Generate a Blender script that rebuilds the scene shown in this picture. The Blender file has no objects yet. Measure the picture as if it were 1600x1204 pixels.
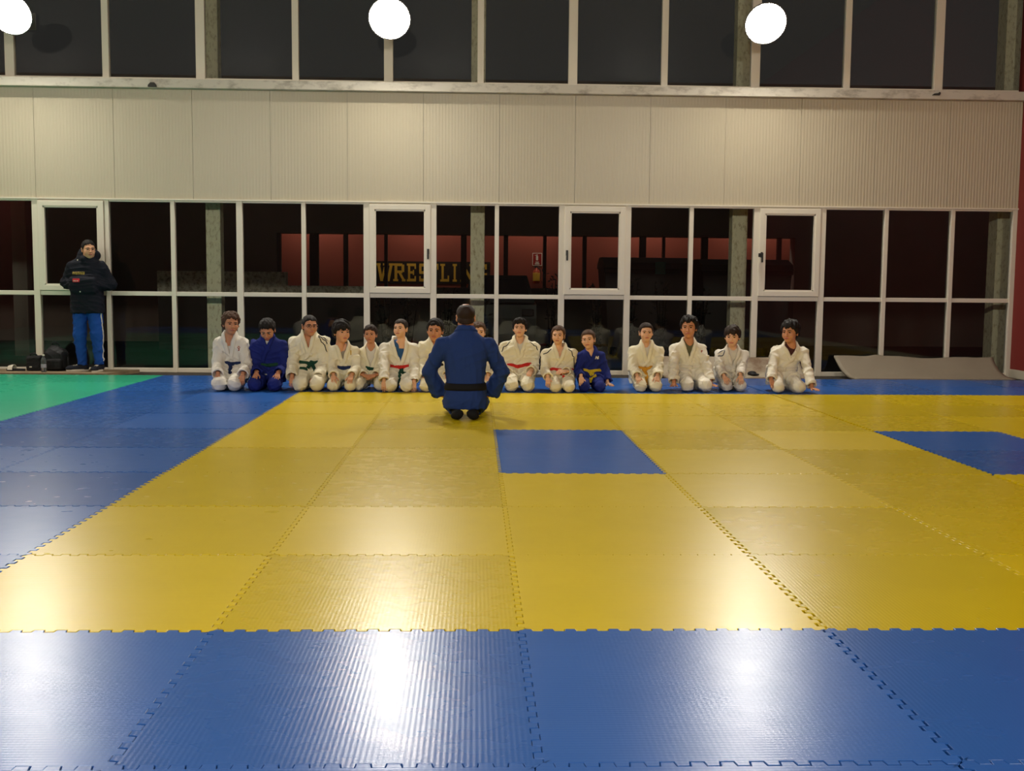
import bpy, bmesh, math, random
import numpy as np
from mathutils import Vector, Matrix

random.seed(7)
RNG = np.random.RandomState(11)
SC = bpy.context.scene
COL = SC.collection

# ------------------------------------------------------------------ camera
# fitted on the corners of the one-metre mats (x right, y into the hall, z up; mat tops at z = 0)
F_PX, PITCH, YAW, ROLL = 1690.3, 0.09015, 0.03449, 0.00867
CAM = Vector((-0.1564, -3.4427, 1.1122))


def camera_axes():
    cp, sp, cy, sy, cr, sr = math.cos(PITCH), math.sin(PITCH), math.cos(YAW), math.sin(YAW), math.cos(ROLL), math.sin(ROLL)
    f = Vector((sy * cp, cy * cp, -sp))
    r = Vector((cy, -sy, 0))
    u = r.cross(f)
    return cr * r + sr * u, -sr * r + cr * u, f


CR, CU, CF = camera_axes()
cam_data = bpy.data.cameras.new('camera')
cam = bpy.data.objects.new('camera', cam_data)
COL.objects.link(cam)
cam_data.sensor_fit = 'HORIZONTAL'
cam_data.sensor_width = 36
cam_data.lens = F_PX / 1600 * 36
cam_data.clip_end = 200
m3 = Matrix((CR, CU, -CF)).transposed()
cam.matrix_world = Matrix.Translation(CAM) @ m3.to_4x4()
SC.camera = cam

# ------------------------------------------------------------------ world: a dull night sky
world = bpy.data.worlds.new('night_sky')
SC.world = world
world.use_nodes = True
world.node_tree.nodes['Background'].inputs[0].default_value = (0.125, 0.12, 0.115, 1)
world.node_tree.nodes['Background'].inputs[1].default_value = 0.16

SC.view_settings.view_transform = 'Standard'
SC.view_settings.look = 'None'
SC.view_settings.gamma = 1
SC.view_settings.use_curve_mapping = False
SC.view_settings.exposure = 0.0
SC.cycles.use_denoising = True
SC.cycles.max_bounces = 8
SC.cycles.transparent_max_bounces = 16
SC.cycles.caustics_reflective = False
SC.cycles.caustics_refractive = False
SC.cycles.sample_clamp_indirect = 6.0

LAMP_E = 300.0
LAMP_COL = (1.0, 0.94, 0.82)


# ------------------------------------------------------------------ materials
def srgb(r, g, b):
    def c(v):
        v /= 255.0
        return v / 12.92 if v <= 0.04045 else ((v + 0.055) / 1.055) ** 2.4
    return (c(r), c(g), c(b), 1)


MATS = {}


def mat(name, color, rough=0.6, spec=0.4, noise=0.0, nscale=8.0, bump=0.0, bscale=60.0, metallic=0.0,
        weave=0.0, wscale=120.0, sheen=0.0, emit=None, estr=0.0, sss=0.0):
    if name in MATS:
        return MATS[name]
    m = bpy.data.materials.new(name)
    m.use_nodes = True
    nt = m.node_tree
    b = nt.nodes['Principled BSDF']
    b.inputs['Base Color'].default_value = color
    b.inputs['Roughness'].default_value = rough
    b.inputs['Specular IOR Level'].default_value = spec
    b.inputs['Metallic'].default_value = metallic
    if sheen:
        b.inputs['Sheen Weight'].default_value = sheen
    if sss:
        b.inputs['Subsurface Weight'].default_value = sss
        b.inputs['Subsurface Radius'].default_value = (0.01, 0.004, 0.002)
    if emit:
        b.inputs['Emission Color'].default_value = emit
        b.inputs['Emission Strength'].default_value = estr
    tc = nt.nodes.new('ShaderNodeTexCoord')
    if noise:
        n = nt.nodes.new('ShaderNodeTexNoise')
        n.inputs['Scale'].default_value = nscale
        n.inputs['Detail'].default_value = 5
        nt.links.new(tc.outputs['Object'], n.inputs['Vector'])
        mx = nt.nodes.new('ShaderNodeMix')
        mx.data_type = 'RGBA'
        mx.inputs['A'].default_value = tuple(c * (1 - noise) for c in color[:3]) + (1,)
        mx.inputs['B'].default_value = tuple(min(1, c * (1 + noise)) for c in color[:3]) + (1,)
        nt.links.new(n.outputs['Fac'], mx.inputs['Factor'])
        nt.links.new(mx.outputs['Result'], b.inputs['Base Color'])
    src = None
    if bump:
        n2 = nt.nodes.new('ShaderNodeTexNoise')
        n2.inputs['Scale'].default_value = bscale
        n2.inputs['Detail'].default_value = 3
        nt.links.new(tc.outputs['Object'], n2.inputs['Vector'])
        src = n2.outputs['Fac']
        k = bump
    if weave:
        w = nt.nodes.new('ShaderNodeTexVoronoi')
        w.inputs['Scale'].default_value = wscale
        nt.links.new(tc.outputs['Object'], w.inputs['Vector'])
        src = w.outputs['Distance']
        k = weave
    if src:
        bp = nt.nodes.new('ShaderNodeBump')
        bp.inputs['Strength'].default_value = k
        bp.inputs['Distance'].default_value = 0.004
        nt.links.new(src, bp.inputs['Height'])
        nt.links.new(bp.outputs['Normal'], b.inputs['Normal'])
    MATS[name] = m
    return m


def mat_foam(name, color):
    """Vinyl-faced puzzle mat: fine ribbed skin, scuffed gloss, each mat a little different."""
    m = bpy.data.materials.new(name)
    m.use_nodes = True
    nt = m.node_tree
    L = nt.links.new
    b = nt.nodes['Principled BSDF']
    b.inputs['Specular IOR Level'].default_value = 0.15
    tc = nt.nodes.new('ShaderNodeTexCoord')
    oi = nt.nodes.new('ShaderNodeObjectInfo')
    # colour: small per-mat shift and faint dirt clouds
    n = nt.nodes.new('ShaderNodeTexNoise')
    n.inputs['Scale'].default_value = 2.6
    n.inputs['Detail'].default_value = 6
    L(tc.outputs['Object'], n.inputs['Vector'])
    ad = nt.nodes.new('ShaderNodeMath')
    ad.operation = 'ADD'
    L(oi.outputs['Random'], ad.inputs[0])
    L(n.outputs['Fac'], ad.inputs[1])
    mr = nt.nodes.new('ShaderNodeMapRange')
    mr.inputs['From Min'].default_value = 0.2
    mr.inputs['From Max'].default_value = 1.8
    mr.inputs['To Min'].default_value = 0.88
    mr.inputs['To Max'].default_value = 1.1
    L(ad.outputs[0], mr.inputs['Value'])
    vm = nt.nodes.new('ShaderNodeVectorMath')
    vm.operation = 'SCALE'
    vm.inputs[0].default_value = color[:3]
    L(mr.outputs['Result'], vm.inputs['Scale'])
    L(vm.outputs['Vector'], b.inputs['Base Color'])
    # ribs: two crossed band waves, one stronger according to the mat
    mp = nt.nodes.new('ShaderNodeMapping')
    L(tc.outputs['Object'], mp.inputs['Vector'])
    w1 = nt.nodes.new('ShaderNodeTexWave')
    w1.bands_direction = 'X'
    w1.inputs['Scale'].default_value = 22
    w1.inputs['Distortion'].default_value = 0.0
    w1.inputs['Detail Scale'].default_value = 3
    w2 = nt.nodes.new('ShaderNodeTexWave')
    w2.bands_direction = 'Y'
    w2.inputs['Scale'].default_value = 22
    w2.inputs['Distortion'].default_value = 0.0
    w2.inputs['Detail Scale'].default_value = 3
    L(mp.outputs['Vector'], w1.inputs['Vector'])
    L(mp.outputs['Vector'], w2.inputs['Vector'])
    mx = nt.nodes.new('ShaderNodeMix')
    mx.data_type = 'FLOAT'
    L(oi.outputs['Random'], mx.inputs['Factor'])
    L(w1.outputs['Fac'], mx.inputs['A'])
    L(w2.outputs['Fac'], mx.inputs['B'])
    n3 = nt.nodes.new('ShaderNodeTexNoise')
    n3.inputs['Scale'].default_value = 55
    n3.inputs['Detail'].default_value = 2
    L(tc.outputs['Object'], n3.inputs['Vector'])
    a2 = nt.nodes.new('ShaderNodeMath')
    a2.operation = 'ADD'
    L(mx.outputs['Result'], a2.inputs[0])
    L(n3.outputs['Fac'], a2.inputs[1])
    bp = nt.nodes.new('ShaderNodeBump')
    bp.inputs['Strength'].default_value = 0.085
    bp.inputs['Distance'].default_value = 0.002
    L(a2.outputs[0], bp.inputs['Height'])
    # long soft dents
    n4 = nt.nodes.new('ShaderNodeTexNoise')
    n4.inputs['Scale'].default_value = 5
    mp4 = nt.nodes.new('ShaderNodeMapping')
    mp4.inputs['Scale'].default_value = (1, 1.3, 1)
    L(tc.outputs['Object'], mp4.inputs['Vector'])
    L(mp4.outputs['Vector'], n4.inputs['Vector'])
    bp2 = nt.nodes.new('ShaderNodeBump')
    bp2.inputs['Strength'].default_value = 0.10
    bp2.inputs['Distance'].default_value = 0.004
    L(n4.outputs['Fac'], bp2.inputs['Height'])
    L(bp.outputs['Normal'], bp2.inputs['Normal'])
    L(bp2.outputs['Normal'], b.inputs['Normal'])
    # scuffed gloss
    n5 = nt.nodes.new('ShaderNodeTexNoise')
    n5.inputs['Scale'].default_value = 7
    n5.inputs['Detail'].default_value = 2
    mp5 = nt.nodes.new('ShaderNodeMapping')
    mp5.inputs['Scale'].default_value = (1, 1.4, 1)
    L(tc.outputs['Object'], mp5.inputs['Vector'])
    L(mp5.outputs['Vector'], n5.inputs['Vector'])
    ad5 = nt.nodes.new('ShaderNodeMath')
    ad5.operation = 'MULTIPLY_ADD'
    ad5.inputs[1].default_value = 0.90
    L(oi.outputs['Random'], ad5.inputs[0])
    L(n5.outputs['Fac'], ad5.inputs[2])
    mr5 = nt.nodes.new('ShaderNodeMapRange')
    mr5.inputs['From Min'].default_value = 0.2
    mr5.inputs['From Max'].default_value = 1.7
    mr5.inputs['To Min'].default_value = 0.24
    mr5.inputs['To Max'].default_value = 0.33
    L(ad5.outputs[0], mr5.inputs['Value'])
    L(mr5.outputs['Result'], b.inputs['Roughness'])
    MATS[name] = m
    return m


def mat_glass(name='window_glass'):
    m = bpy.data.materials.new(name)
    m.use_nodes = True
    nt = m.node_tree
    nt.nodes.clear()
    L = nt.links.new
    o = nt.nodes.new('ShaderNodeOutputMaterial')
    mx = nt.nodes.new('ShaderNodeMixShader')
    fr = nt.nodes.new('ShaderNodeFresnel')
    fr.inputs['IOR'].default_value = 1.38
    tr = nt.nodes.new('ShaderNodeBsdfTransparent')
    tr.inputs['Color'].default_value = (0.93, 0.94, 0.92, 1)
    gl = nt.nodes.new('ShaderNodeBsdfGlossy')
    gl.inputs['Roughness'].default_value = 0.0
    L(fr.outputs[0], mx.inputs[0])
    L(tr.outputs[0], mx.inputs[1])
    L(gl.outputs[0], mx.inputs[2])
    L(mx.outputs[0], o.inputs[0])
    MATS[name] = m
    return m


def mat_stained(name, base, stain, scale=6.0, lo=0.55, hi=0.7, rough=0.85, vstretch=0.4):
    """Paint or concrete with stains and chips of their own shape."""
    m = bpy.data.materials.new(name)
    m.use_nodes = True
    nt = m.node_tree
    L = nt.links.new
    b = nt.nodes['Principled BSDF']
    b.inputs['Roughness'].default_value = rough
    b.inputs['Specular IOR Level'].default_value = 0.3
    tc = nt.nodes.new('ShaderNodeTexCoord')
    mp = nt.nodes.new('ShaderNodeMapping')
    mp.inputs['Scale'].default_value = (1, 1, vstretch)
    L(tc.outputs['Object'], mp.inputs['Vector'])
    n = nt.nodes.new('ShaderNodeTexNoise')
    n.inputs['Scale'].default_value = scale
    n.inputs['Detail'].default_value = 8
    n.inputs['Roughness'].default_value = 0.65
    L(mp.outputs['Vector'], n.inputs['Vector'])
    r = nt.nodes.new('ShaderNodeValToRGB')
    r.color_ramp.elements[0].position = lo
    r.color_ramp.elements[0].color = base
    r.color_ramp.elements[1].position = hi
    r.color_ramp.elements[1].color = stain
    L(n.outputs['Fac'], r.inputs['Fac'])
    L(r.outputs['Color'], b.inputs['Base Color'])
    bp = nt.nodes.new('ShaderNodeBump')
    bp.inputs['Strength'].default_value = 0.3
    bp.inputs['Distance'].default_value = 0.004
    L(n.outputs['Fac'], bp.inputs['Height'])
    L(bp.outputs['Normal'], b.inputs['Normal'])
    MATS[name] = m
    return m


# ------------------------------------------------------------------ object helpers
def quick_mesh(name, V, Q, mats=(), smooth=True, midx=None):
    """Mesh of quads from numpy arrays."""
    V = np.asarray(V, np.float32)
    Q = np.asarray(Q, np.int32)
    me = bpy.data.meshes.new(name)
    me.vertices.add(len(V))
    me.vertices.foreach_set('co', V.ravel())
    me.loops.add(Q.size)
    me.loops.foreach_set('vertex_index', Q.ravel())
    me.polygons.add(len(Q))
    me.polygons.foreach_set('loop_start', np.arange(0, Q.size, Q.shape[1], dtype=np.int32))
    if midx is not None:
        me.polygons.foreach_set('material_index', np.asarray(midx, np.int32))
    for mm in mats:
        me.materials.append(mm)
    me.update(calc_edges=True)
    me.validate()
    me.polygons.foreach_set('use_smooth', np.full(len(me.polygons), smooth))
    return me


def link(name, data, parent=None, loc=None):
    o = bpy.data.objects.new(name, data)
    COL.objects.link(o)
    if parent is not None:
        o.parent = parent
    if loc is not None:
        o.location = loc
    return o


def tag(o, label, cat, group=None):
    o['label'] = label
    o['category'] = cat
    if group:
        o['group'] = group
    return o


def empty(name, loc=(0, 0, 0), rz=0.0):
    o = bpy.data.objects.new(name, None)
    o.empty_display_size = 0.1
    COL.objects.link(o)
    o.location = loc
    o.rotation_euler = (0, 0, rz)
    return o


def thing(name, label, cat, loc=(0, 0, 0), rz=0.0, group=None):
    return tag(empty(name, loc, rz), label, cat, group)


def structure(o):
    o['kind'] = 'structure'
    return o


class MB:
    """A small polygon collector; build() links everything collected as one mesh object."""

    def __init__(self):
        self.v, self.f, self.s = [], [], []

    def add(self, vs, fs, smooth=False):
        n = len(self.v)
        self.v += [tuple(p) for p in vs]
        self.f += [tuple(i + n for i in q) for q in fs]
        self.s += [smooth] * len(fs)
        return self

    def box(self, x0, x1, y0, y1, z0, z1, M=None, bev=0.0):
        if bev:
            bm = bmesh.new()
            bmesh.ops.create_cube(bm, size=1.0)
            for v in bm.verts:
                v.co = Vector(((x0 + x1) / 2 + v.co.x * (x1 - x0), (y0 + y1) / 2 + v.co.y * (y1 - y0), (z0 + z1) / 2 + v.co.z * (z1 - z0)))
            bmesh.ops.bevel(bm, geom=bm.edges[:], offset=bev, segments=2, affect='EDGES', profile=0.6)
            bm.verts.index_update()
            vs = [(M @ v.co) if M else v.co.copy() for v in bm.verts]
            fs = [[v.index for v in f.verts] for f in bm.faces]
            bm.free()
            return self.add(vs, fs, False)
        vs = [Vector((x, y, z)) for x in (x0, x1) for y in (y0, y1) for z in (z0, z1)]
        if M:
            vs = [M @ v for v in vs]
        return self.add(vs, [(0, 1, 3, 2), (4, 6, 7, 5), (0, 4, 5, 1), (2, 3, 7, 6), (0, 2, 6, 4), (1, 5, 7, 3)])

    def lathe(self, prof, n=24, M=None, smooth=True):
        """prof: (radius, z) pairs, turned about z; ends are closed."""
        vs, fs = [], []
        for r, z in prof:
            for i in range(n):
                a = 2 * math.pi * i / n
                vs.append(Vector((r * math.cos(a), r * math.sin(a), z)))
        if M:
            vs = [M @ v for v in vs]
        for k in range(len(prof) - 1):
            for i in range(n):
                j = (i + 1) % n
                fs.append((k * n + i, k * n + j, (k + 1) * n + j, (k + 1) * n + i))
        fs.append(tuple(range(n))[::-1])
        fs.append(tuple((len(prof) - 1) * n + i for i in range(n)))
        return self.add(vs, fs, smooth)

    def prism(self, poly, y0, y1, M=None):
        """poly in (x, z), extruded along y."""
        n = len(poly)
        vs = [Vector((x, y0, z)) for x, z in poly] + [Vector((x, y1, z)) for x, z in poly]
        if M:
            vs = [M @ v for v in vs]
        fs = [tuple(range(n)), tuple(range(n, 2 * n))[::-1]] + [(i, i + n, (i + 1) % n + n, (i + 1) % n) for i in range(n)]
        return self.add(vs, fs)

    def tube(self, pts, r, n=8):
        v, q = tube_arrays(pts, r, n)
        return self.add([tuple(p) for p in v], [tuple(int(i) for i in k) for k in q], True)

    def mesh(self, name, *mats):
        me = bpy.data.meshes.new(name)
        me.from_pydata(self.v, [], self.f)
        for m in mats:
            me.materials.append(m)
        for p, s in zip(me.polygons, self.s):
            p.use_smooth = s
        me.update()
        return me

    def build(self, name, m, parent=None, loc=None):
        return link(name, self.mesh(name, m), parent, loc)


def tube_arrays(pts, r, n=8):
    """Round tube along points; r a number or one per point. Returns verts, quads (ends closed by small fans of quads)."""
    P = np.asarray(pts, float)
    m = len(P)
    R = np.full(m, r, float) if np.isscalar(r) else np.asarray(r, float)
    T = np.gradient(P, axis=0)
    T /= np.linalg.norm(T, axis=1)[:, None] + 1e-12
    ref = np.array([0, 0, 1.0]) if abs(T[0, 2]) < 0.9 else np.array([1.0, 0, 0])
    V = []
    for i in range(m):
        a = np.cross(T[i], ref)
        a /= np.linalg.norm(a) + 1e-12
        b = np.cross(T[i], a)
        ref = np.cross(a, T[i])
        for k in range(n):
            t = 2 * math.pi * k / n
            V.append(P[i] + R[i] * (math.cos(t) * a + math.sin(t) * b))
    Q = []
    for i in range(m - 1):
        for k in range(n):
            j = (k + 1) % n
            Q.append((i * n + k, i * n + j, (i + 1) * n + j, (i + 1) * n + k))
    for base, rev in ((0, True), ((m - 1) * n, False)):
        c = len(V)
        V.append(P[0] if base == 0 else P[-1])
        for k in range(0, n, 2):
            q = (base + k, base + (k + 1) % n, base + (k + 2) % n, c)
            Q.append(q[::-1] if rev else q)
    return np.array(V), np.array(Q)


# ------------------------------------------------------------------ shared materials
M_YEL = mat_foam('yellow_mat_foam', srgb(204, 177, 16))
M_BLU = mat_foam('blue_mat_foam', srgb(40, 90, 164))
M_GRN = mat_foam('green_mat_foam', srgb(52, 172, 134))
M_FLOOR = mat('concrete_floor', srgb(62, 56, 48), 0.8, 0.3, noise=0.15, nscale=4, bump=0.2, bscale=30)
M_PANEL = mat('cream_sheet_metal', srgb(200, 190, 164), 0.32, 0.5, noise=0.02, nscale=1.5)
M_PVC = mat('white_window_plastic', srgb(236, 228, 208), 0.35, 0.5)
M_SILL = mat_stained('weathered_white_sill', srgb(216, 210, 196), srgb(150, 142, 128), 5.0, 0.5, 0.75, 0.6, 2.0)
M_GLASS = mat_glass()
M_HANDLE = mat('black_plastic', srgb(26, 24, 22), 0.4, 0.5)
M_RED = mat('red_wall_paint', srgb(132, 46, 40), 0.65, 0.35, noise=0.05, nscale=2)
M_CEIL = mat('ceiling_sheet', srgb(150, 146, 136), 0.7, 0.3, noise=0.05)
M_SKIRT = mat('white_skirting', srgb(200, 190, 170), 0.5, 0.4)
M_COLUMN = mat_stained('stained_concrete', srgb(232, 226, 196), srgb(150, 126, 84), 26.0, 0.50, 0.78, 0.9, 0.5)
M_LAMP_BODY = mat('grey_cast_aluminium', srgb(120, 120, 118), 0.45, 0.5, metallic=0.6)
M_LENS = mat('lamp_lens', (0.9, 0.9, 0.85, 1), 0.3, 0.5, emit=LAMP_COL + (1,), estr=LAMP_E)
M_BACK = mat('dark_backing', srgb(70, 66, 58), 0.8, 0.2)

# ------------------------------------------------------------------ setting: floor and mats
WALL_Y = 10.80       # inner face of the far wall
SIDE_X = 7.02        # inner face of the right wall
LEFT_X = -12.0
NEAR_Y = -4.6
CEIL_Z = 6.3

floor = structure(MB().box(LEFT_X - .2, SIDE_X + .2, NEAR_Y - .2, WALL_Y + .12, -0.25, -0.032).build('floor', M_FLOOR))

N_TEETH, TOOTH, GAP = 14, 0.011, 0.0011


def tooth_wave(t):
    """square wave along a mat edge, +1 / -1, level at the corners"""
    out = []
    p = 1.0 / N_TEETH
    out.append((0.0, 0))
    for i in range(N_TEETH):
        a = i * p
        s = 1
        lo, hi = a + 0.0 * p, a + 0.5 * p
        if i == 0:
            lo = a + 0.12 * p
        out += [(lo, s), (hi - 0.03 * p, s), (hi + 0.03 * p, -s), (a + p * (0.88 if i == N_TEETH - 1 else 0.97), -s)]
    out.append((1.0, 0))
    return out


def mat_tile_mesh():
    w = tooth_wave(0)
    # bottom edge (y=0), right edge (x=1), top edge (y=1), left edge (x=0), counter-clockwise
    e = [(0.0, 0.0)]
    e += [(t, TOOTH * s + 0.0) for t, s in w[1:-1]]
    e += [(1.0, 0.0)]
    e += [(1.0 + TOOTH * s, t) for t, s in w[1:-1]]
    e += [(1.0, 1.0)]
    e += [(t, 1.0 + TOOTH * s) for t, s in w[1:-1]][::-1]
    e += [(0.0, 1.0)]
    e += [(TOOTH * s, t) for t, s in w[1:-1]][::-1]
    P = np.array(e)
    n = len(P)

    def inset(d):
        A = np.roll(P, 1, 0)
        B = np.roll(P, -1, 0)
        t1 = P - A
        t2 = B - P
        t1 /= np.linalg.norm(t1, axis=1)[:, None]
        t2 /= np.linalg.norm(t2, axis=1)[:, None]
        n1 = np.stack([-t1[:, 1], t1[:, 0]], 1)
        n2 = np.stack([-t2[:, 1], t2[:, 0]], 1)
        b = n1 + n2
        b /= np.maximum(0.6, (b * n1).sum(1))[:, None]
        return P + d * b
    r0, r1 = inset(GAP), inset(GAP + 0.0016)
    r2 = np.clip(P, 0.03, 0.97)
    vs = [(x, y, -0.03) for x, y in r0] + [(x, y, -0.0016) for x, y in r0] + [(x, y, 0) for x, y in r1] + [(x, y, 0) for x, y in r2]
    fs = []
    for k in range(3):
        for i in range(n):
            j = (i + 1) % n
            fs.append((k * n + i, k * n + j, (k + 1) * n + j, (k + 1) * n + i))
    c = len(vs)
    vs += [(.03, .03, 0), (.97, .03, 0), (.97, .97, 0), (.03, .97, 0)]
    fs.append((c, c + 1, c + 2, c + 3))
    b = MB().add([(x - .5, y - .5, z) for x, y, z in vs], fs)
    return b.mesh('mat_tile', M_YEL)


TILE = mat_tile_mesh()
SEAM = {1: 0.006, 3: 0.020, 5: 0.004}     # seams that have pulled apart a little
for ix in range(-9, 7):
    for iy in range(-4, 10):
        if ix < -4:
            m = M_GRN if iy >= 0 else M_BLU
        elif ix < -2 or iy < 0 or iy >= 8:
            m = M_BLU
        elif iy in (3, 4) and ix in (0, 3):
            m = M_BLU
        else:
            m = M_YEL
        o = link('mat_tile', TILE, floor)
        dx = sum(v for k, v in SEAM.items() if ix >= k)
        o.location = (ix + .5 + dx, iy + .5, random.uniform(-0.0012, 0.0))
        o.rotation_euler = (random.uniform(-.0022, .0022), random.uniform(-.0016, .0016), random.uniform(-.0006, .0006))
        o.material_slots[0].link = 'OBJECT'
        o.material_slots[0].material = m

# ------------------------------------------------------------------ setting: far wall
LOWX = [-11.0, -10.14, -9.28, -8.42, -7.56, -6.70, -5.82, -4.91, -4.07, -3.215, -2.39, -1.575, -0.707, 0.12, 0.972, 1.84, 2.675, 3.54, 4.42, 5.266, 6.155, 6.985]
SASH = {-5.82, -1.575, 0.972, 3.54}
UPX = [-11.0, -9.7, -8.48, -7.28, -6.08, -4.876, -3.68, -2.475, -1.287, -0.104, 1.087, 2.277, 3.465, 4.668, 5.876, 7.0]
Z_BASE, Z_G0, Z_M0, Z_M1, Z_G1, Z_P0, Z_P1, Z_U0, Z_U1 = -0.03, 0.028, 0.966, 1.022, 2.172, 2.21, 3.60, 3.745, 5.9

wall_far = structure(MB().box(LEFT_X, SIDE_X, WALL_Y + .02, WALL_Y + .14, Z_P0 + .002, Z_P1).build('wall_far', M_BACK))


def panel_mesh():
    pitch, n = 1.0 / 24, 24
    prof = []
    for i in range(n):
        a = i * pitch
        prof += [(a, 0), (a + pitch * .42, 0), (a + pitch * .5, -.0016), (a + pitch * .92, -.0016)]
    prof.append((1.0, 0))
    prof = [(min(max(x, .0012), .9975), y) for x, y in prof]
    vs, fs = [], []
    H = Z_P1 - Z_P0
    for x, y in prof:
        vs += [(x, y, 0), (x, y, H)]
    for i in range(len(prof) - 1):
        fs.append((2 * i, 2 * i + 2, 2 * i + 3, 2 * i + 1))
    k = len(vs)
    vs += [(.0012, .02, 0), (.0012, .02, H), (.9975, .02, 0), (.9975, .02, H)]
    e = 2 * (len(prof) - 1)
    fs += [(0, 1, k + 1, k), (e, k + 2, k + 3, e + 1)]
    return MB().add(vs, fs).mesh('panel', M_PANEL)


PANEL = panel_mesh()
SEAMX = [-11.8, -10.8, -9.8, -8.8, -7.8, -6.797, -5.797, -4.795, -3.795, -2.803, -1.818, -0.836, 0.146, 1.130, 2.107, 3.092, 4.087, 5.075, 6.06]
for a, b_ in zip(SEAMX, SEAMX[1:] + [SIDE_X]):
    o = link('panel', PANEL, wall_far, (a, WALL_Y, Z_P0))
    o.scale.x = b_ - a
    o.rotation_euler.z = random.uniform(-.002, .002)
trim = structure(MB().box(LEFT_X, SIDE_X, WALL_Y - .02, WALL_Y + .05, Z_P0 - .016, Z_P0 + .004).build('trim_1', M_PVC))
sill = structure(MB().box(LEFT_X, SIDE_X, WALL_Y - .10, WALL_Y + .14, Z_P1, Z_U0 - .035, bev=.006).build('trim_2', M_SILL))

FD0, FD1 = WALL_Y + .01, WALL_Y + .08      # depth of the window frames
nwin = 0


def pane(x0, x1, z0, z1, parent, y=WALL_Y + .045):
    return MB().box(x0, x1, y, y + .006, z0, z1).build('pane', M_GLASS, parent)


def bar(name, x0, x1, z0, z1, parent, d0=FD0, d1=FD1, bev=.006):
    return MB().box(x0, x1, d0, d1, z0, z1, bev=bev).build(name, M_PVC, parent)


for i in range(len(LOWX) - 1):
    a, b_ = LOWX[i], LOWX[i + 1]
    nwin += 1
    w = structure(empty('window_%d' % nwin))
    thick = .040 if (i % 3 == 0 or a in SASH) else .028
    bar('mullion', a - thick, a + thick, Z_BASE, Z_P0 - .016, w, FD0 - .012, FD1)
    bar('bottom_rail', a + thick, b_ - .028, Z_BASE, Z_G0, w)
    bar('middle_rail', a + thick, b_ - .028, Z_M0, Z_M1, w)
    bar('top_rail', a + thick, b_ - .028, Z_G1, Z_P0 - .016, w)
    pane(a + thick - .005, b_ - .023, Z_G0 - .005, Z_M0 + .005, w)
    if a in SASH:
        s = empty('sash')
        s.parent = w
        x0, x1, z0, z1 = a + .035, b_ - .035, Z_M1 + .004, Z_G1 + .004
        t = .072
        fr = MB()
        fr.box(x0, x0 + t, FD0 - .03, FD1 - .01, z0, z1, bev=.008)
        fr.box(x1 - t, x1, FD0 - .03, FD1 - .01, z0, z1, bev=.008)
        fr.box(x0 + t - .01, x1 - t + .01, FD0 - .03, FD1 - .01, z0, z0 + t, bev=.008)
        fr.box(x0 + t - .01, x1 - t + .01, FD0 - .03, FD1 - .01, z1 - t, z1, bev=.008)
        g = .016
        fr.box(x0 + t, x0 + t + g, FD0 - .022, FD0 + .02, z0 + t, z1 - t)
        fr.box(x1 - t - g, x1 - t, FD0 - .022, FD0 + .02, z0 + t, z1 - t)
        fr.box(x0 + t, x1 - t, FD0 - .022, FD0 + .02, z0 + t, z0 + t + g)
        fr.box(x0 + t, x1 - t, FD0 - .022, FD0 + .02, z1 - t - g, z1 - t)
        fr.build('sash_frame', M_PVC, s)
        pane(x0 + t, x1 - t, z0 + t, z1 - t, s)
        hx = (x1 - t * .45) if a == -1.575 else (x0 + t * .45)
        hz = (z0 + z1) / 2 - .03
        h = MB()
        h.box(hx - .014, hx + .014, FD0 - .042, FD0 - .028, hz - .035, hz + .035, bev=.004)
        h.box(hx - .011, hx + .011, FD0 - .075, FD0 - .036, hz + .0, hz + .022, bev=.004)
        h.box(hx - .012, hx + .012, FD0 - .08, FD0 - .062, hz - .10, hz + .024, bev=.005)
        if a == 3.54:
            h.box(hx - .05, hx + .012, FD0 - .075, FD0 - .055, hz - .03, hz + .02, bev=.005)
        if a != -5.82:
            h.build('handle', M_HANDLE, s)
    else:
        pane(a + thick - .005, b_ - .023, Z_M1 - .005, Z_G1 + .005, w)
nwin += 1
w = structure(empty('window_%d' % nwin))
bar('mullion', LOWX[-1] - .028, SIDE_X, Z_BASE, Z_P0 - .016, w, FD0 - .012, FD1)

for i in range(len(UPX) - 1):
    a, b_ = UPX[i], UPX[i + 1]
    nwin += 1
    w = structure(empty('window_%d' % nwin))
    t = .058 if i % 2 == 0 else .042
    bar('mullion', a - t, a + t, Z_U0 - .03, Z_U1, w, FD0 - .012, FD1)
    bar('bottom_rail', a + t, b_ - .042, Z_U0 - .035, Z_U0, w)
    bar('top_rail', a + t, b_ - .042, Z_U1 - .06, Z_U1, w)
    pane(a + t - .005, b_ - .037, Z_U0 - .005, Z_U1 - .05, w)
structure(MB().box(LEFT_X, SIDE_X, WALL_Y, WALL_Y + .14, Z_U1, CEIL_Z).build('trim_3', M_PANEL))

# other sides of the hall (right wall in view, the rest seen as reflections and bounce)
structure(MB().box(SIDE_X, SIDE_X + .2, NEAR_Y, WALL_Y + .14, -.03, CEIL_Z).build('wall_right', M_RED))
structure(MB().box(SIDE_X - .018, SIDE_X, NEAR_Y, WALL_Y - .02, -.03, .085, bev=.004).build('baseboard_right', M_SKIRT))
structure(MB().box(LEFT_X - .2, LEFT_X, NEAR_Y, WALL_Y + .14, -.03, CEIL_Z).build('wall_left', M_RED))
M_NEAR = mat('dull_brown_paint', srgb(112, 84, 74), 0.7, 0.3, noise=.1, nscale=1)
near = structure(MB().box(LEFT_X, SIDE_X, NEAR_Y - .2, NEAR_Y, -.03, 3.6).build('wall_near', M_NEAR))
MB().box(LEFT_X, SIDE_X, NEAR_Y - .2, NEAR_Y, 3.6, CEIL_Z).build('upper_cladding', M_PANEL, near)
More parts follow.
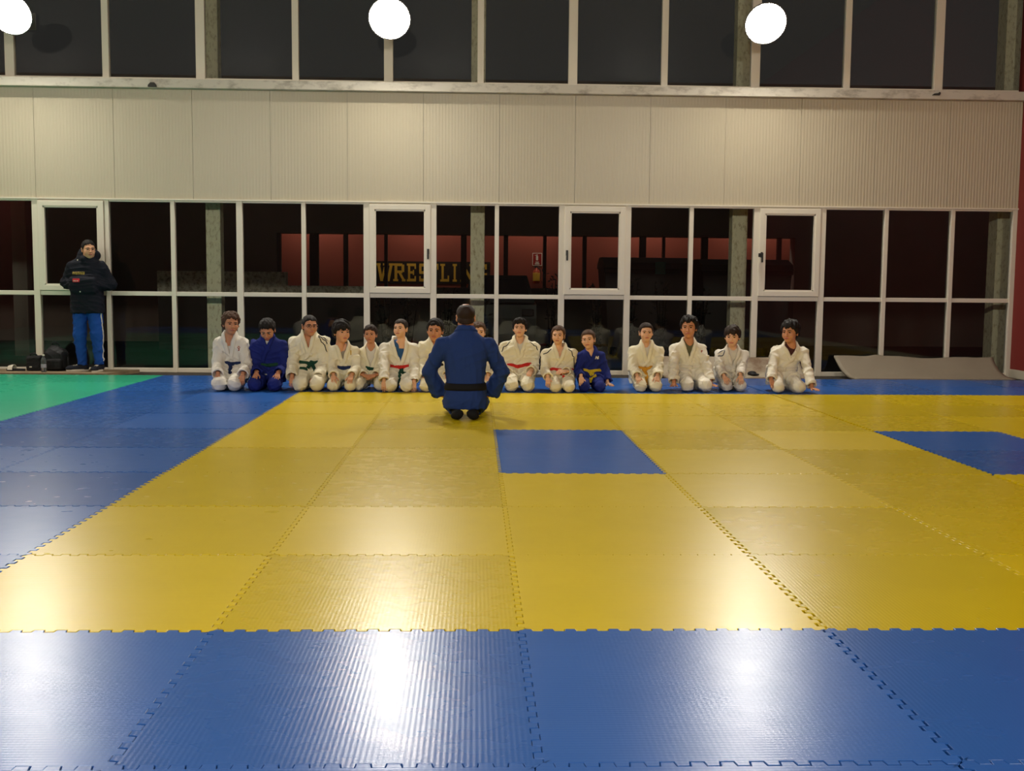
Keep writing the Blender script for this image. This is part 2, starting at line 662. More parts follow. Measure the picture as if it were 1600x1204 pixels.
structure(MB().box(LEFT_X - .2, SIDE_X + .2, NEAR_Y - .2, WALL_Y + .14, CEIL_Z, CEIL_Z + .2).build('ceiling', M_CEIL))


# ------------------------------------------------------------------ flood lamps
def flood_lamp(x, y, z, facing, label):
    """dish flood lamp on a wall arm; facing = +1 looks to -y (far wall), -1 looks to +y"""
    t = thing('flood_lamp', label, 'lamp', (x, y, z), 0 if facing > 0 else math.pi, 'round flood lamps along the hall walls')
    M = Matrix.Rotation(math.radians(122), 4, 'X')          # lathe axis turned to look forward and down
    MB().lathe([(.05, -.17), (.075, -.165), (.085, -.10), (.16, -.06), (.245, -.012), (.262, .0), (.262, .014), (.25, .016), (.245, .0), (.1, -.02)], 32, M).build('housing', M_LAMP_BODY, t)
    MB().lathe([(.243, .004), (.215, .026), (.15, .046), (.07, .058), (.01, .061)], 32, M).build('lens', M_LENS, t)
    reach = abs((WALL_Y if facing > 0 else NEAR_Y) - y)
    b = MB()
    b.box(-.03, .03, .14, reach, .02, .07, bev=.006)
    b.box(-.07, .07, reach - .012, reach, -.06, .15, bev=.004)
    b.build('wall_arm', M_LAMP_BODY, t)
    return t


LX = [-10.6, -5.80, -1.225, 3.42]
WHICH = ['round flood lamp on the far wall beyond the left edge of the photo', 'leftmost glaring round flood lamp before the upper windows, at the photo edge',
         'middle glaring round flood lamp before the upper windows', 'right glaring round flood lamp before the upper windows']
for i, x in enumerate(LX):
    flood_lamp(x, 10.20, 4.345 + .018 * i, 1, WHICH[i])
WHICH2 = ['first', 'second', 'third', 'fourth']
for i, x in enumerate([-11.0, -6.0, -0.95, 4.0]):
    flood_lamp(x, -3.9, 4.75, -1, '%s round flood lamp from the left on the wall behind the viewer' % WHICH2[i])

# ------------------------------------------------------------------ figures: signed-distance modelling
class Field:
    """Signed distance grid: limbs and cloth are blended here and turned into one smooth surface."""

    def __init__(self, lo, hi, h):
        self.h = h
        self.lo = np.array(lo, float)
        n = np.ceil((np.array(hi, float) - self.lo) / h).astype(int) + 1
        self.ax = [self.lo[i] + h * np.arange(n[i]) for i in range(3)]
        self.F = np.full(tuple(n), 0.25, np.float32)

    def grids(self, sl=(slice(None),) * 3):
        x, y, z = (self.ax[i][sl[i]].astype(np.float32) for i in range(3))
        return x[:, None, None], y[None, :, None], z[None, None, :]

    def window(self, blo, bhi, pad):
        sl = []
        for i in range(3):
            a = int(math.floor((blo[i] - pad - self.lo[i]) / self.h))
            b = int(math.ceil((bhi[i] + pad - self.lo[i]) / self.h)) + 1
            sl.append(slice(max(a, 0), max(min(b, self.F.shape[i]), 0)))
        return tuple(sl)

    def put(self, prim, k=0.0, sub=False):
        fn, blo, bhi = prim
        sl = self.window(blo, bhi, k + 3 * self.h) if blo is not None else (slice(None),) * 3
        f = self.F[sl]
        if f.size == 0:
            return self
        d = np.broadcast_to(fn(*self.grids(sl)), f.shape).astype(np.float32)
        if sub:
            f, d = -f, d
            if k:
                hh = np.clip(.5 + .5 * (f - d) / k, 0, 1)
                r = f * (1 - hh) + d * hh - k * hh * (1 - hh)
            else:
                r = np.minimum(f, d)
            self.F[sl] = -r
        else:
            if k:
                hh = np.clip(.5 + .5 * (f - d) / k, 0, 1)
                self.F[sl] = f * (1 - hh) + d * hh - k * hh * (1 - hh)
            else:
                self.F[sl] = np.minimum(f, d)
        return self

    def clip(self, fn):
        """keep only where fn <= 0"""
        self.F = np.maximum(self.F, np.broadcast_to(fn(*self.grids()), self.F.shape)).astype(np.float32)
        return self

    def wrinkle(self, amp, seed, wl=0.09):
        r = np.random.RandomState(seed)
        x, y, z = self.grids()
        acc = 0
        for i in range(5):
            k = r.normal(size=3)
            k[2] *= 1.3
            k *= 2 * math.pi / (wl * r.uniform(.7, 1.6)) / np.linalg.norm(k)
            k2 = r.normal(size=3) * 6
            w_ = np.sin(k[0] * x + k[1] * y + k[2] * z + r.uniform(0, 6) + 1.5 * np.sin(k2[0] * x + k2[1] * y + k2[2] * z))
            gate = .5 + .5 * np.sin(k2[1] * 2 * x + k2[2] * 2 * y + k2[0] * 2 * z + r.uniform(0, 6))
            acc = acc + gate * ((1 - abs(w_)) ** 3 - .12)
        self.F = (self.F - amp * acc).astype(np.float32)
        return self

    def sample(self, P):
        G = (np.asarray(P, float) - self.lo) / self.h
        sh = np.array(self.F.shape)
        G = np.clip(G, 0, sh - 1.001)
        i = G.astype(int)
        t = G - i
        out = 0
        for a in (0, 1):
            for b in (0, 1):
                for c in (0, 1):
                    wgt = (t[:, 0] if a else 1 - t[:, 0]) * (t[:, 1] if b else 1 - t[:, 1]) * (t[:, 2] if c else 1 - t[:, 2])
                    out = out + wgt * self.F[i[:, 0] + a, i[:, 1] + b, i[:, 2] + c]
        return out

    def normal(self, P, e=None):
        e = e or 1.5 * self.h
        g = np.stack([self.sample(P + e * np.eye(3)[i]) - self.sample(P - e * np.eye(3)[i]) for i in range(3)], 1)
        return g / (np.linalg.norm(g, axis=1)[:, None] + 1e-9)

    def project(self, P, it=6):
        P = np.array(P, float)
        for _ in range(it):
            P = P - .85 * self.sample(P)[:, None] * self.normal(P)
        return P

    def surface(self):
        F, S = self.F, self.F < 0
        cnt = np.zeros(tuple(n - 1 for n in F.shape), np.uint8)
        offs = [(a, b, c) for a in (0, 1) for b in (0, 1) for c in (0, 1)]
        n0, n1, n2 = cnt.shape
        for a, b, c in offs:
            cnt += S[a:a + n0, b:b + n1, c:c + n2]
        act = (cnt > 0) & (cnt < 8)
        idx = np.argwhere(act)
        ids = np.full(cnt.shape, -1, np.int64)
        ids[act] = np.arange(len(idx))
        acc = np.zeros((len(idx), 3))
        num = np.zeros(len(idx))
        for ax in range(3):
            for a in offs:
                if a[ax]:
                    continue
                b = list(a)
                b[ax] = 1
                p, q = idx + a, idx + b
                f0 = F[p[:, 0], p[:, 1], p[:, 2]].astype(float)
                f1 = F[q[:, 0], q[:, 1], q[:, 2]].astype(float)
                m = (f0 < 0) != (f1 < 0)
                t = f0[m] / (f0[m] - f1[m])
                pos = np.tile(np.array(a, float), (m.sum(), 1))
                pos[:, ax] += t
                acc[m] += pos
                num[m] += 1
        V = self.lo + self.h * (idx + acc / num[:, None])
        Q = []
        for ax in range(3):
            o1, o2 = (ax + 1) % 3, (ax + 2) % 3
            sl0 = [slice(None)] * 3
            sl1 = [slice(None)] * 3
            sl0[ax], sl1[ax] = slice(0, -1), slice(1, None)
            A, B = S[tuple(sl0)], S[tuple(sl1)]
            g = np.argwhere(A != B)
            g = g[(g[:, o1] > 0) & (g[:, o2] > 0) & (g[:, o1] < F.shape[o1] - 1) & (g[:, o2] < F.shape[o2] - 1)]
            e1 = np.eye(3, dtype=int)[o1]
            e2 = np.eye(3, dtype=int)[o2]
            c = [g - e1 - e2, g - e2, g, g - e1]
            quad = np.stack([ids[p[:, 0], p[:, 1], p[:, 2]] for p in c], 1)
            flip = ~A[g[:, 0], g[:, 1], g[:, 2]]
            quad[flip] = quad[flip][:, ::-1]
            Q.append(quad)
        return V, np.concatenate(Q)


def p_cone(a, b, ra, rb, fold=0.0, freq=60.0, ph=0.0, flat=False, sq=None):
    """tapered limb from a to b; fold makes cloth rings along it; flat cuts the far end off square"""
    a, b = np.array(a, float), np.array(b, float)
    ba = b - a
    L2 = ba @ ba
    L = math.sqrt(L2)

    def fn(x, y, z):
        dx, dy, dz = x - a[0], y - a[1], z - a[2]
        t0 = (dx * ba[0] + dy * ba[1] + dz * ba[2]) / L2
        t = np.clip(t0, 0, 1)
        ex, ey, ez = dx - t * ba[0], dy - t * ba[1], dz - t * ba[2]
        if sq:
            ex, ey, ez = ex * sq[0], ey * sq[1], ez * sq[2]
        r = ra + (rb - ra) * t
        if fold:
            r = r + fold * ((1 - abs(np.sin(t0 * L * freq * .5 + ph + 14 * dx - 11 * dy))) ** 2 - .25) * (1 + np.sin(5 * t0 + 18 * dx + ph))
        d = np.sqrt(ex * ex + ey * ey + ez * ez) - r
        if flat:
            d = np.maximum(d, (t0 - 1) * L)
        return d
    R = max(ra, rb) + abs(fold) + .01
    return fn, np.minimum(a, b) - R, np.maximum(a, b) + R


def p_ell(c, r, R=None):
    c, r = np.array(c, float), np.array(r, float)

    def fn(x, y, z):
        x, y, z = x - c[0], y - c[1], z - c[2]
        if R is not None:
            x, y, z = (R[0][i] * x + R[1][i] * y + R[2][i] * z for i in range(3))
        k0 = np.sqrt((x / r[0]) ** 2 + (y / r[1]) ** 2 + (z / r[2]) ** 2)
        k1 = np.sqrt((x / r[0] ** 2) ** 2 + (y / r[1] ** 2) ** 2 + (z / r[2] ** 2) ** 2) + 1e-6
        return k0 * (k0 - 1) / k1
    m = r.max()
    return fn, c - m, c + m


def p_box(c, r, rad, R=None):
    c, r = np.array(c, float), np.array(r, float)

    def fn(x, y, z):
        x, y, z = x - c[0], y - c[1], z - c[2]
        if R is not None:
            x, y, z = (R[0][i] * x + R[1][i] * y + R[2][i] * z for i in range(3))
        qx, qy, qz = abs(x) - r[0] + rad, abs(y) - r[1] + rad, abs(z) - r[2] + rad
        o = np.sqrt(np.maximum(qx, 0) ** 2 + np.maximum(qy, 0) ** 2 + np.maximum(qz, 0) ** 2)
        return o + np.minimum(np.maximum(qx, np.maximum(qy, qz)), 0) - rad
    m = np.linalg.norm(r)
    return fn, c - m, c + m


def smooth_interp(zs, vals):
    """monotone-ish smooth interpolation through knots"""
    zs, vals = np.array(zs, float), np.array(vals, float)
    zz = np.linspace(zs[0], zs[-1], 200)
    v = np.interp(zz, zs, vals)
    k = np.hanning(25)
    k /= k.sum()
    v = np.convolve(np.pad(v, 12, mode='edge'), k, 'valid')
    return lambda z: np.interp(z, zz, v)


class Loft:
    def __init__(self, zs, cx, cy, rx, ry, pw=2.3):
        self.z0, self.z1 = zs[0], zs[-1]
        self.cx, self.cy, self.rx, self.ry = (smooth_interp(zs, v) for v in (cx, cy, rx, ry))
        self.pw = pw

    def prim(self, grow=0.0, z0=None, z1=None):
        z0 = self.z0 if z0 is None else z0
        z1 = self.z1 if z1 is None else z1

        def fn(x, y, z):
            zz = np.clip(z, self.z0, self.z1).ravel()
            sh = z.shape
            cx, cy = self.cx(zz).reshape(sh), self.cy(zz).reshape(sh)
            rx, ry = self.rx(zz).reshape(sh) + grow, self.ry(zz).reshape(sh) + grow
            p = self.pw
            k = (abs((x - cx) / rx) ** p + abs((y - cy) / ry) ** p) ** (1 / p)
            q = np.sqrt((x - cx) ** 2 + (y - cy) ** 2) + 1e-6
            d = q * (1 - 1 / np.maximum(k, 1e-3))
            d = np.where(k < .3, -np.minimum(rx, ry) * .7, d)
            return np.maximum(np.maximum(d, z - z1), z0 - z)
        return fn, None, None


def ribbon(P, N, w, th, nw=5, field=None, sink=0.006, taper=None):
    """flat band along points P with outward normals N (or laid on a field)."""
    P = np.asarray(P, float)
    m = len(P)
    if field is not None:
        P = field.project(P)
        N = field.normal(P)
    N = np.asarray(N, float)
    T = np.gradient(P, axis=0)
    T /= np.linalg.norm(T, axis=1)[:, None] + 1e-9
    B = np.cross(N, T)
    B /= np.linalg.norm(B, axis=1)[:, None] + 1e-9
    V = np.zeros((m, 2 * nw, 3))
    for j in range(nw):
        o = (j / (nw - 1) - .5) * w
        tt = 1.0 if taper is None else np.asarray(taper)[:, None]
        p = P + B * o * tt
        n = N
        if field is not None:
            p = field.project(p, 4)
            n = field.normal(p)
        edge = .55 if j in (0, nw - 1) else 1.0
        V[:, j] = p + n * th * edge
        V[:, 2 * nw - 1 - j] = p - n * sink
    k = 2 * nw
    Q = []
    for i in range(m - 1):
        for j in range(k):
            j2 = (j + 1) % k
            Q.append((i * k + j, i * k + j2, (i + 1) * k + j2, (i + 1) * k + j))
    for j in range(nw - 1):
        Q.append((j, k - 1 - j, k - 2 - j, j + 1)[::-1])
        e = (m - 1) * k
        Q.append((e + j, e + k - 1 - j, e + k - 2 - j, e + j + 1))
    return V.reshape(-1, 3), np.array(Q)


def spline(pts, n=24):
    P = np.asarray(pts, float)
    m = len(P)
    t = np.linspace(0, m - 1, n)
    out = []
    for u in t:
        i = min(int(u), m - 2)
        f = u - i
        p0, p1, p2, p3 = P[max(i - 1, 0)], P[i], P[i + 1], P[min(i + 2, m - 1)]
        out.append(.5 * (2 * p1 + (p2 - p0) * f + (2 * p0 - 5 * p1 + 4 * p2 - p3) * f * f + (3 * p1 - p0 - 3 * p2 + p3) * f ** 3))
    return np.array(out)


def join(parts):
    V, Q, n = [], [], 0
    for v, q in parts:
        V.append(np.asarray(v, float))
        Q.append(np.asarray(q) + n)
        n += len(v)
    return np.concatenate(V), np.concatenate(Q)


def decal(field, cx, cz, w, h, y0, nx=5, nz=5, th=0.0025, mask=None):
    """thin patch laid on the front (-y side) of a garment"""
    xs, zs = np.linspace(-w / 2, w / 2, nx), np.linspace(-h / 2, h / 2, nz)
    P = np.array([(cx + x, y0, cz + z) for x in xs for z in zs])
    for _ in range(60):
        f = field.sample(P)
        P[:, 1] += np.clip(f * .7, -.02, .02)
    P[:, 1] -= th
    Q = []
    for i in range(nx - 1):
        for j in range(nz - 1):
            if mask is None or mask[nz - 2 - j][i] != '.':
                Q.append((i * nz + j, (i + 1) * nz + j, (i + 1) * nz + j + 1, i * nz + j + 1))
    V2 = P.copy()
    V2[:, 1] += th + .003
    n = len(P)
    Q2 = [tuple(i + n for i in q)[::-1] for q in Q]
    return np.concatenate([P, V2]), np.array(Q + Q2)


def rot(yaw=0.0, pitch=0.0, roll=0.0):
    """yaw: turn to viewer's right (+x) when facing -y; pitch: nod down; roll: tilt to +x"""
    return np.array(Matrix.Rotation(yaw, 3, 'Z') @ Matrix.Rotation(pitch, 3, 'X') @ Matrix.Rotation(roll, 3, 'Y'))


# --- heads (facing -y, chin at z = -.108, crown at z = .113)
def head_field(kind):
    f = Field((-.11, -.14, -.24), (.11, .13, .14), .0046)
    ad = kind == 'man'
    f.put(p_ell((0, .012, .034), (.073, .090, .079)))
    f.put(p_ell((0, -.020, -.028), (.060, .064, .078)), .03)
    f.put(p_ell((0, -.050, -.086), (.026, .026, .022)), .022)
    if ad:
        for s in (-1, 1):
            f.put(p_ell((s * .038, -.012, -.07), (.022, .03, .026)), .03)
    for s in (-1, 1):
        f.put(p_ell((s * .036, -.052, -.034), (.022, .024, .026)), .025)
        f.put(p_ell((s * .030, -.096, .003), (.0165, .011, .0088)), .012, sub=True)
        f.put(p_cone((s * .012, -.082, .021), (s * .045, -.070, .019), .008, .007), .012)
        f.put(p_ell((s * .0735, .012, -.010), (.009, .021, .031), rot(s * .45, .0, s * .12)), .008)
        f.put(p_ell((s * .080, .006, -.006), (.006, .010, .015)), .006, sub=True)
        f.put(p_ell((s * .010, -.094, -.033), (.008, .009, .007)), .008)
    f.put(p_cone((0, -.083, .010), (0, -.098, -.029), .007, .0105), .012)
    f.put(p_ell((0, -.083, -.060), (.021, .010, .012)), .012)
    f.put(p_cone((-.02, -.096, -.0605), (.02, -.096, -.0605), .0028, .0028), .005, sub=True)
    n = .050 if ad else .043
    f.put(p_cone((0, .018, -.06), (0, .050, -.24), n, n + .008), .025)
    return f


HEADS = {}


def head_base(kind):
    if kind not in HEADS:
        f = head_field(kind)
        HEADS[kind] = (f, f.surface())
    return HEADS[kind]


def hair_mesh(style, seed):
    """hair shell over the skull: hairline, fringe and tufts by style"""
    f = Field((-.14, -.16, -.21), (.14, .19, .18), .0055)
    x, y, z = f.grids()
    r = np.random.RandomState(seed)
    st = dict(short=(.012, .060, .0045), crop=(.006, .062, .002), full=(.020, .050, .007), bowl=(.020, .026, .006),
              curly=(.018, .058, .007), tied=(.008, .064, .0012), loose=(.011, .064, .002), bald=(.004, .075, .0008), fringe=(.016, .034, .006),
              quiff=(.016, .055, .005))[style]
    th, zf, amp = st
    ky = [-.12, -.070, -.050, -.036, -.012, .012, .035, .075, .12]
    kz = [zf, zf - .003, zf - .012, .012, -.018, -.006, -.040, -.062, -.066]
    if style in ('bowl', 'full', 'curly', 'loose'):
        kz = [zf, zf - .002, zf - .006, min(.016, zf), -.022, -.012, -.048, -.075, -.075]
    zl = np.interp(np.broadcast_to(y, (1, len(f.ax[1]), 1)), ky, kz)
    jag = .006 * np.sin(95 * x + r.uniform(0, 6)) + .004 * np.sin(210 * x + r.uniform(0, 6))
    front = np.clip((-y - .03) / .03, 0, 1)
    if style not in ('tied', 'bald'):
        zl = zl + jag * front * (1.5 if style in ('bowl', 'fringe', 'full', 'curly') else .8) + .10 * x * front * r.uniform(-1, 1)
    if style == 'bald':
        top = np.sqrt((x / .045) ** 2 + ((y - .015) / .055) ** 2)
        th_f = th * np.clip((top - .75) / .5, -.9, 1)
    else:
        th_f = th * np.clip(.55 + (z - zl) / .05, .45, 1) * (1 + .25 * np.clip((z - .06) / .05, 0, 1))
    if style == 'quiff':
        th_f = th_f + .014 * np.clip((z - .07) / .03, 0, 1) * np.clip((-y) / .05, 0, 1)
    base = p_ell((0, .012, .034), (.073, .090, .079))[0](x, y, z)
    low = p_ell((0, .012, -.030), (.070, .074, .075))[0](x, y, z)
    base = np.minimum(base, low)
    d = base - th_f
    n = 0
    for i in range(6):
        k = r.normal(size=3)
        k *= r.uniform(120, 300) / np.linalg.norm(k)
        n = n + np.sin(k[0] * x + k[1] * y + .5 * k[2] * z + r.uniform(0, 6))
    d = d + amp * n / 3.0
    d = np.maximum(d, zl - z)
    # the shell stays in front of the face only above the hairline
    f.F = np.broadcast_to(d, f.F.shape).astype(np.float32).copy()
    if style == 'tied':
        f.put(p_ell((0, .105, .02), (.03, .03, .03)), .012)
        f.put(p_cone((0, .115, .01), (0, .125, -.13), .022, .010), .012)
    if style == 'loose':
        f.put(p_ell((.0, .10, .0), (.032, .03, .035)), .012)
        f.put(p_cone((.01, .11, -.01), (.03, .10, -.16), .024, .010), .012)
        f.put(p_cone((.070, -.020, .01), (.078, -.012, -.095), .006, .004), .008)
        f.put(p_cone((-.072, -.015, .01), (-.082, .0, -.11), .008, .005), .008)
    return f.surface()


def eye_mesh(iris):
    """ball with its pole to -y; faces round the pole are iris, then white"""
    n, m, r = 12, 8, .0115
    V, Q, mi = [], [], []
    for i in range(m + 1):
        a = math.pi * i / m
        a = max(a, .02)
        for j in range(n):
            b = 2 * math.pi * j / n
            V.append((r * math.sin(a) * math.cos(b), -r * math.cos(a), r * math.sin(a) * math.sin(b)))
    for i in range(m):
        for j in range(n):
            k = (j + 1) % n
            Q.append((i * n + j, (i + 1) * n + j, (i + 1) * n + k, i * n + k))
            mi.append(1 if i < 3 else 0)
    return np.array(V), np.array(Q), np.array(mi)


HANDS = {}


def hand_base(pose):
    """right-side hand (x < 0 of the body): fingers to -y, palm to -z, thumb to +x; wrist at the origin"""
    if pose in HANDS:
        return HANDS[pose]
    f = Field((-.07, -.19, -.09), (.09, .05, .045), .0036)
    f.put(p_cone((0, .05, 0), (0, -.012, 0), .026, .024, sq=(1, 1, 1.25)))
    f.put(p_box((0, -.048, 0), (.038, .044, .0135), .012), .016)
    f.put(p_ell((.022, -.030, -.006), (.020, .030, .014)), .012)
    curl = dict(flat=(.05, .10, .12), rest=(.22, .35, .35), fist=(1.1, 1.45, 1.1))[pose]
    spread = dict(flat=.16, rest=.09, fist=.03)[pose]
    for i, (x0, L, r) in enumerate([(.030, .066, .0088), (.010, .074, .0090), (-.010, .068, .0087), (-.029, .053, .0078)]):
        a = 0.0
        sx = (x0 / .03) * spread
        p = np.array((x0, -.084 + abs(x0) * .12, .001))
        for k, seg in enumerate((.44, .31, .27)):
            a += curl[k]
            dr = np.array((math.sin(sx) * math.cos(a), -math.cos(sx) * math.cos(a), -math.sin(a)))
            q = p + dr * L * seg
            f.put(p_cone(p, q, r * (1 - .06 * k), r * (.94 - .07 * k)), .004)
            p = q
    if pose == 'fist':
        th = [(.030, -.028, -.006), (.046, -.055, -.016), (.030, -.082, -.030), (.012, -.088, -.036)]
    else:
        th = [(.028, -.024, -.005), (.056, -.050, -.010), (.066, -.072, -.014), (.070, -.092, -.018)]
    for k in range(3):
        f.put(p_cone(th[k], th[k + 1], (.0125, .0105, .0095)[k], (.0105, .0095, .0082)[k]), .005)
    HANDS[pose] = f.surface()
    return HANDS[pose]


def hand_at(pose, wrist, fdir, palm, side, sc):
    """side -1: the hand on the -x side"""
    V, Q = hand_base(pose)
    V = V * sc
    if side > 0:
        V = V * np.array((-1, 1, 1))
        Q = Q[:, ::-1]
    yl = -np.array(fdir, float)
    yl /= np.linalg.norm(yl)
    zl = -np.array(palm, float)
    zl -= yl * (zl @ yl)
    zl /= np.linalg.norm(zl)
    xl = np.cross(yl, zl)
    R = np.stack([xl, yl, zl], 1)
    return V @ R.T + np.array(wrist), Q


def elbow(S, W, l1, l2, hint):
    S, W = np.array(S, float), np.array(W, float)
    d = W - S
    L = np.linalg.norm(d)
    u = d / L
    a = (l1 * l1 - l2 * l2 + L * L) / (2 * L)
    h2 = l1 * l1 - a * a
    if L >= l1 + l2 or h2 < 0:
        return S + d * l1 / (l1 + l2) + .012 * np.array(hint)
    h = np.array(hint, float)
    h -= u * (h @ u)
    h /= np.linalg.norm(h) + 1e-9
    return S + u * a + h * math.sqrt(h2)


# --- materials of the figures
SKINS = [mat('skin_%s' % n, srgb(*c), 0.55, 0.35, noise=.05, nscale=25, sss=.08) for n, c in
         (('olive', (214, 158, 122)), ('tan', (198, 138, 102)), ('fair', (226, 176, 142)), ('ruddy', (208, 146, 112)))]
M_LIP = mat('lip', srgb(176, 96, 84), 0.5, 0.4)
M_EYEW = mat('eye_white', srgb(214, 206, 196), 0.3, 0.5)
M_IRIS = mat('dark_iris', srgb(30, 18, 12), 0.25, 0.5)
HAIRS = dict(black=mat('black_hair', srgb(22, 16, 14), 0.62, 0.25, bump=.7, bscale=200), dark=mat('dark_brown_hair', srgb(44, 30, 22), 0.62, 0.25, bump=.7, bscale=200),
             brown=mat('brown_hair', srgb(78, 54, 38), 0.62, 0.25, bump=.7, bscale=200))
GI = dict(white=mat('white_cotton', srgb(233, 227, 210), 0.85, 0.2, noise=.03, nscale=9, weave=.18, wscale=320),
          warm=mat('cream_cotton', srgb(230, 222, 196), 0.85, 0.2, noise=.03, nscale=9, weave=.18, wscale=320),
          grey=mat('washed_white_cotton', srgb(224, 218, 206), 0.85, 0.2, noise=.03, nscale=9, weave=.18, wscale=320),
          blue=mat('royal_blue_cotton', srgb(31, 42, 114), 0.85, 0.2, noise=.06, nscale=9, weave=.18, wscale=320),
          navy=mat('deep_blue_cotton', srgb(34, 56, 110), 0.85, 0.2, noise=.06, nscale=9, weave=.18, wscale=320))
CLOTH = {n: mat('%s_cloth' % n, srgb(*c), 0.8, 0.25, noise=.06, nscale=12, bump=.2, bscale=200) for n, c in dict(
    red=(196, 42, 34), green=(22, 62, 46), dkblue=(26, 40, 78), black=(16, 16, 18), yellow=(206, 178, 44), orange=(206, 146, 44), white=(222, 214, 196),
    teeblue=(44, 84, 132), teegrey=(150, 140, 126), teewhite=(214, 208, 198), teemaroon=(74, 40, 38), teeolive=(98, 96, 72), ink=(24, 24, 30), rust=(150, 60, 36),
    gold=(196, 160, 70), navyjacket=(19, 22, 33), track=(28, 76, 160), sneaker=(30, 32, 42), patchred=(196, 46, 58), patchgold=(196, 164, 84)).items()}


def put_head(root, body_parts, pos, R, hs, kind, style, hair, seed, skin, face=True, glasses=False, wide=1.0):
    """head, neck, hair and features; returns the head's transform"""
    f, (V, Q) = head_base(kind)
    A = R @ np.diag([hs * wide, hs, hs])

    def tr(v):
        return np.asarray(v) @ A.T + np.array(pos)
    body_parts.append((tr(V), Q))
    hv, hq = hair_mesh(style, seed)
    link('hair', quick_mesh('hair', tr(hv), hq, [HAIRS[hair]]), root)
    feats = []
    if face:
        ev, eq, mi = eye_mesh(0)
        for s in (-1, 1):
            feats.append(('eye', quick_mesh('eye', tr(ev * np.array((1.18, .9, .60)) + np.array((s * .0295, -.0785, .0025))), eq, [M_EYEW, M_IRIS], midx=mi)))
            bp = spline([(s * .012, -.095, .0175), (s * .029, -.090, .0235), (s * .047, -.074, .0195)], 9)
            bv, bq = ribbon(bp, None, .0075, .0022, 3, field=f, sink=.002, taper=[.7, 1, 1, 1, 1, .9, .8, .6, .3])
            feats.append(('eyebrow', quick_mesh('eyebrow', tr(bv), bq, [HAIRS[hair]])))
        lp = spline([(-.023, -.084, -.0605), (0, -.100, -.0590), (.023, -.084, -.0605)], 11)
        lv, lq = ribbon(lp, None, .0125, .0022, 5, field=f, sink=.002, taper=[.15, .5, .8, 1, 1, 1, 1, 1, .8, .5, .15])
        feats.append(('lips', quick_mesh('lips', tr(lv), lq, [M_LIP])))
    if glasses:
        parts = []
        for s in (-1, 1):
            ring = [(s * .031 + .0215 * math.cos(t) * (1 - .0), -.1015 + .012 * (abs(s * .031 + .0215 * math.cos(t)) / .05) ** 2, .001 + .0155 * math.sin(t)) for t in np.linspace(0, 2 * math.pi, 25)]
            parts.append(tube_arrays(ring, .0019, 6))
            parts.append(tube_arrays([(s * .052, -.090, .004), (s * .072, -.05, .004), (s * .080, .01, .004)], .0018, 6))
        parts.append(tube_arrays([(-.010, -.103, .004), (0, -.106, .006), (.010, -.103, .004)], .0017, 6))
        v, q = join(parts)
        feats.append(('glasses', quick_mesh('glasses', tr(v), q, [M_HANDLE])))
    return feats


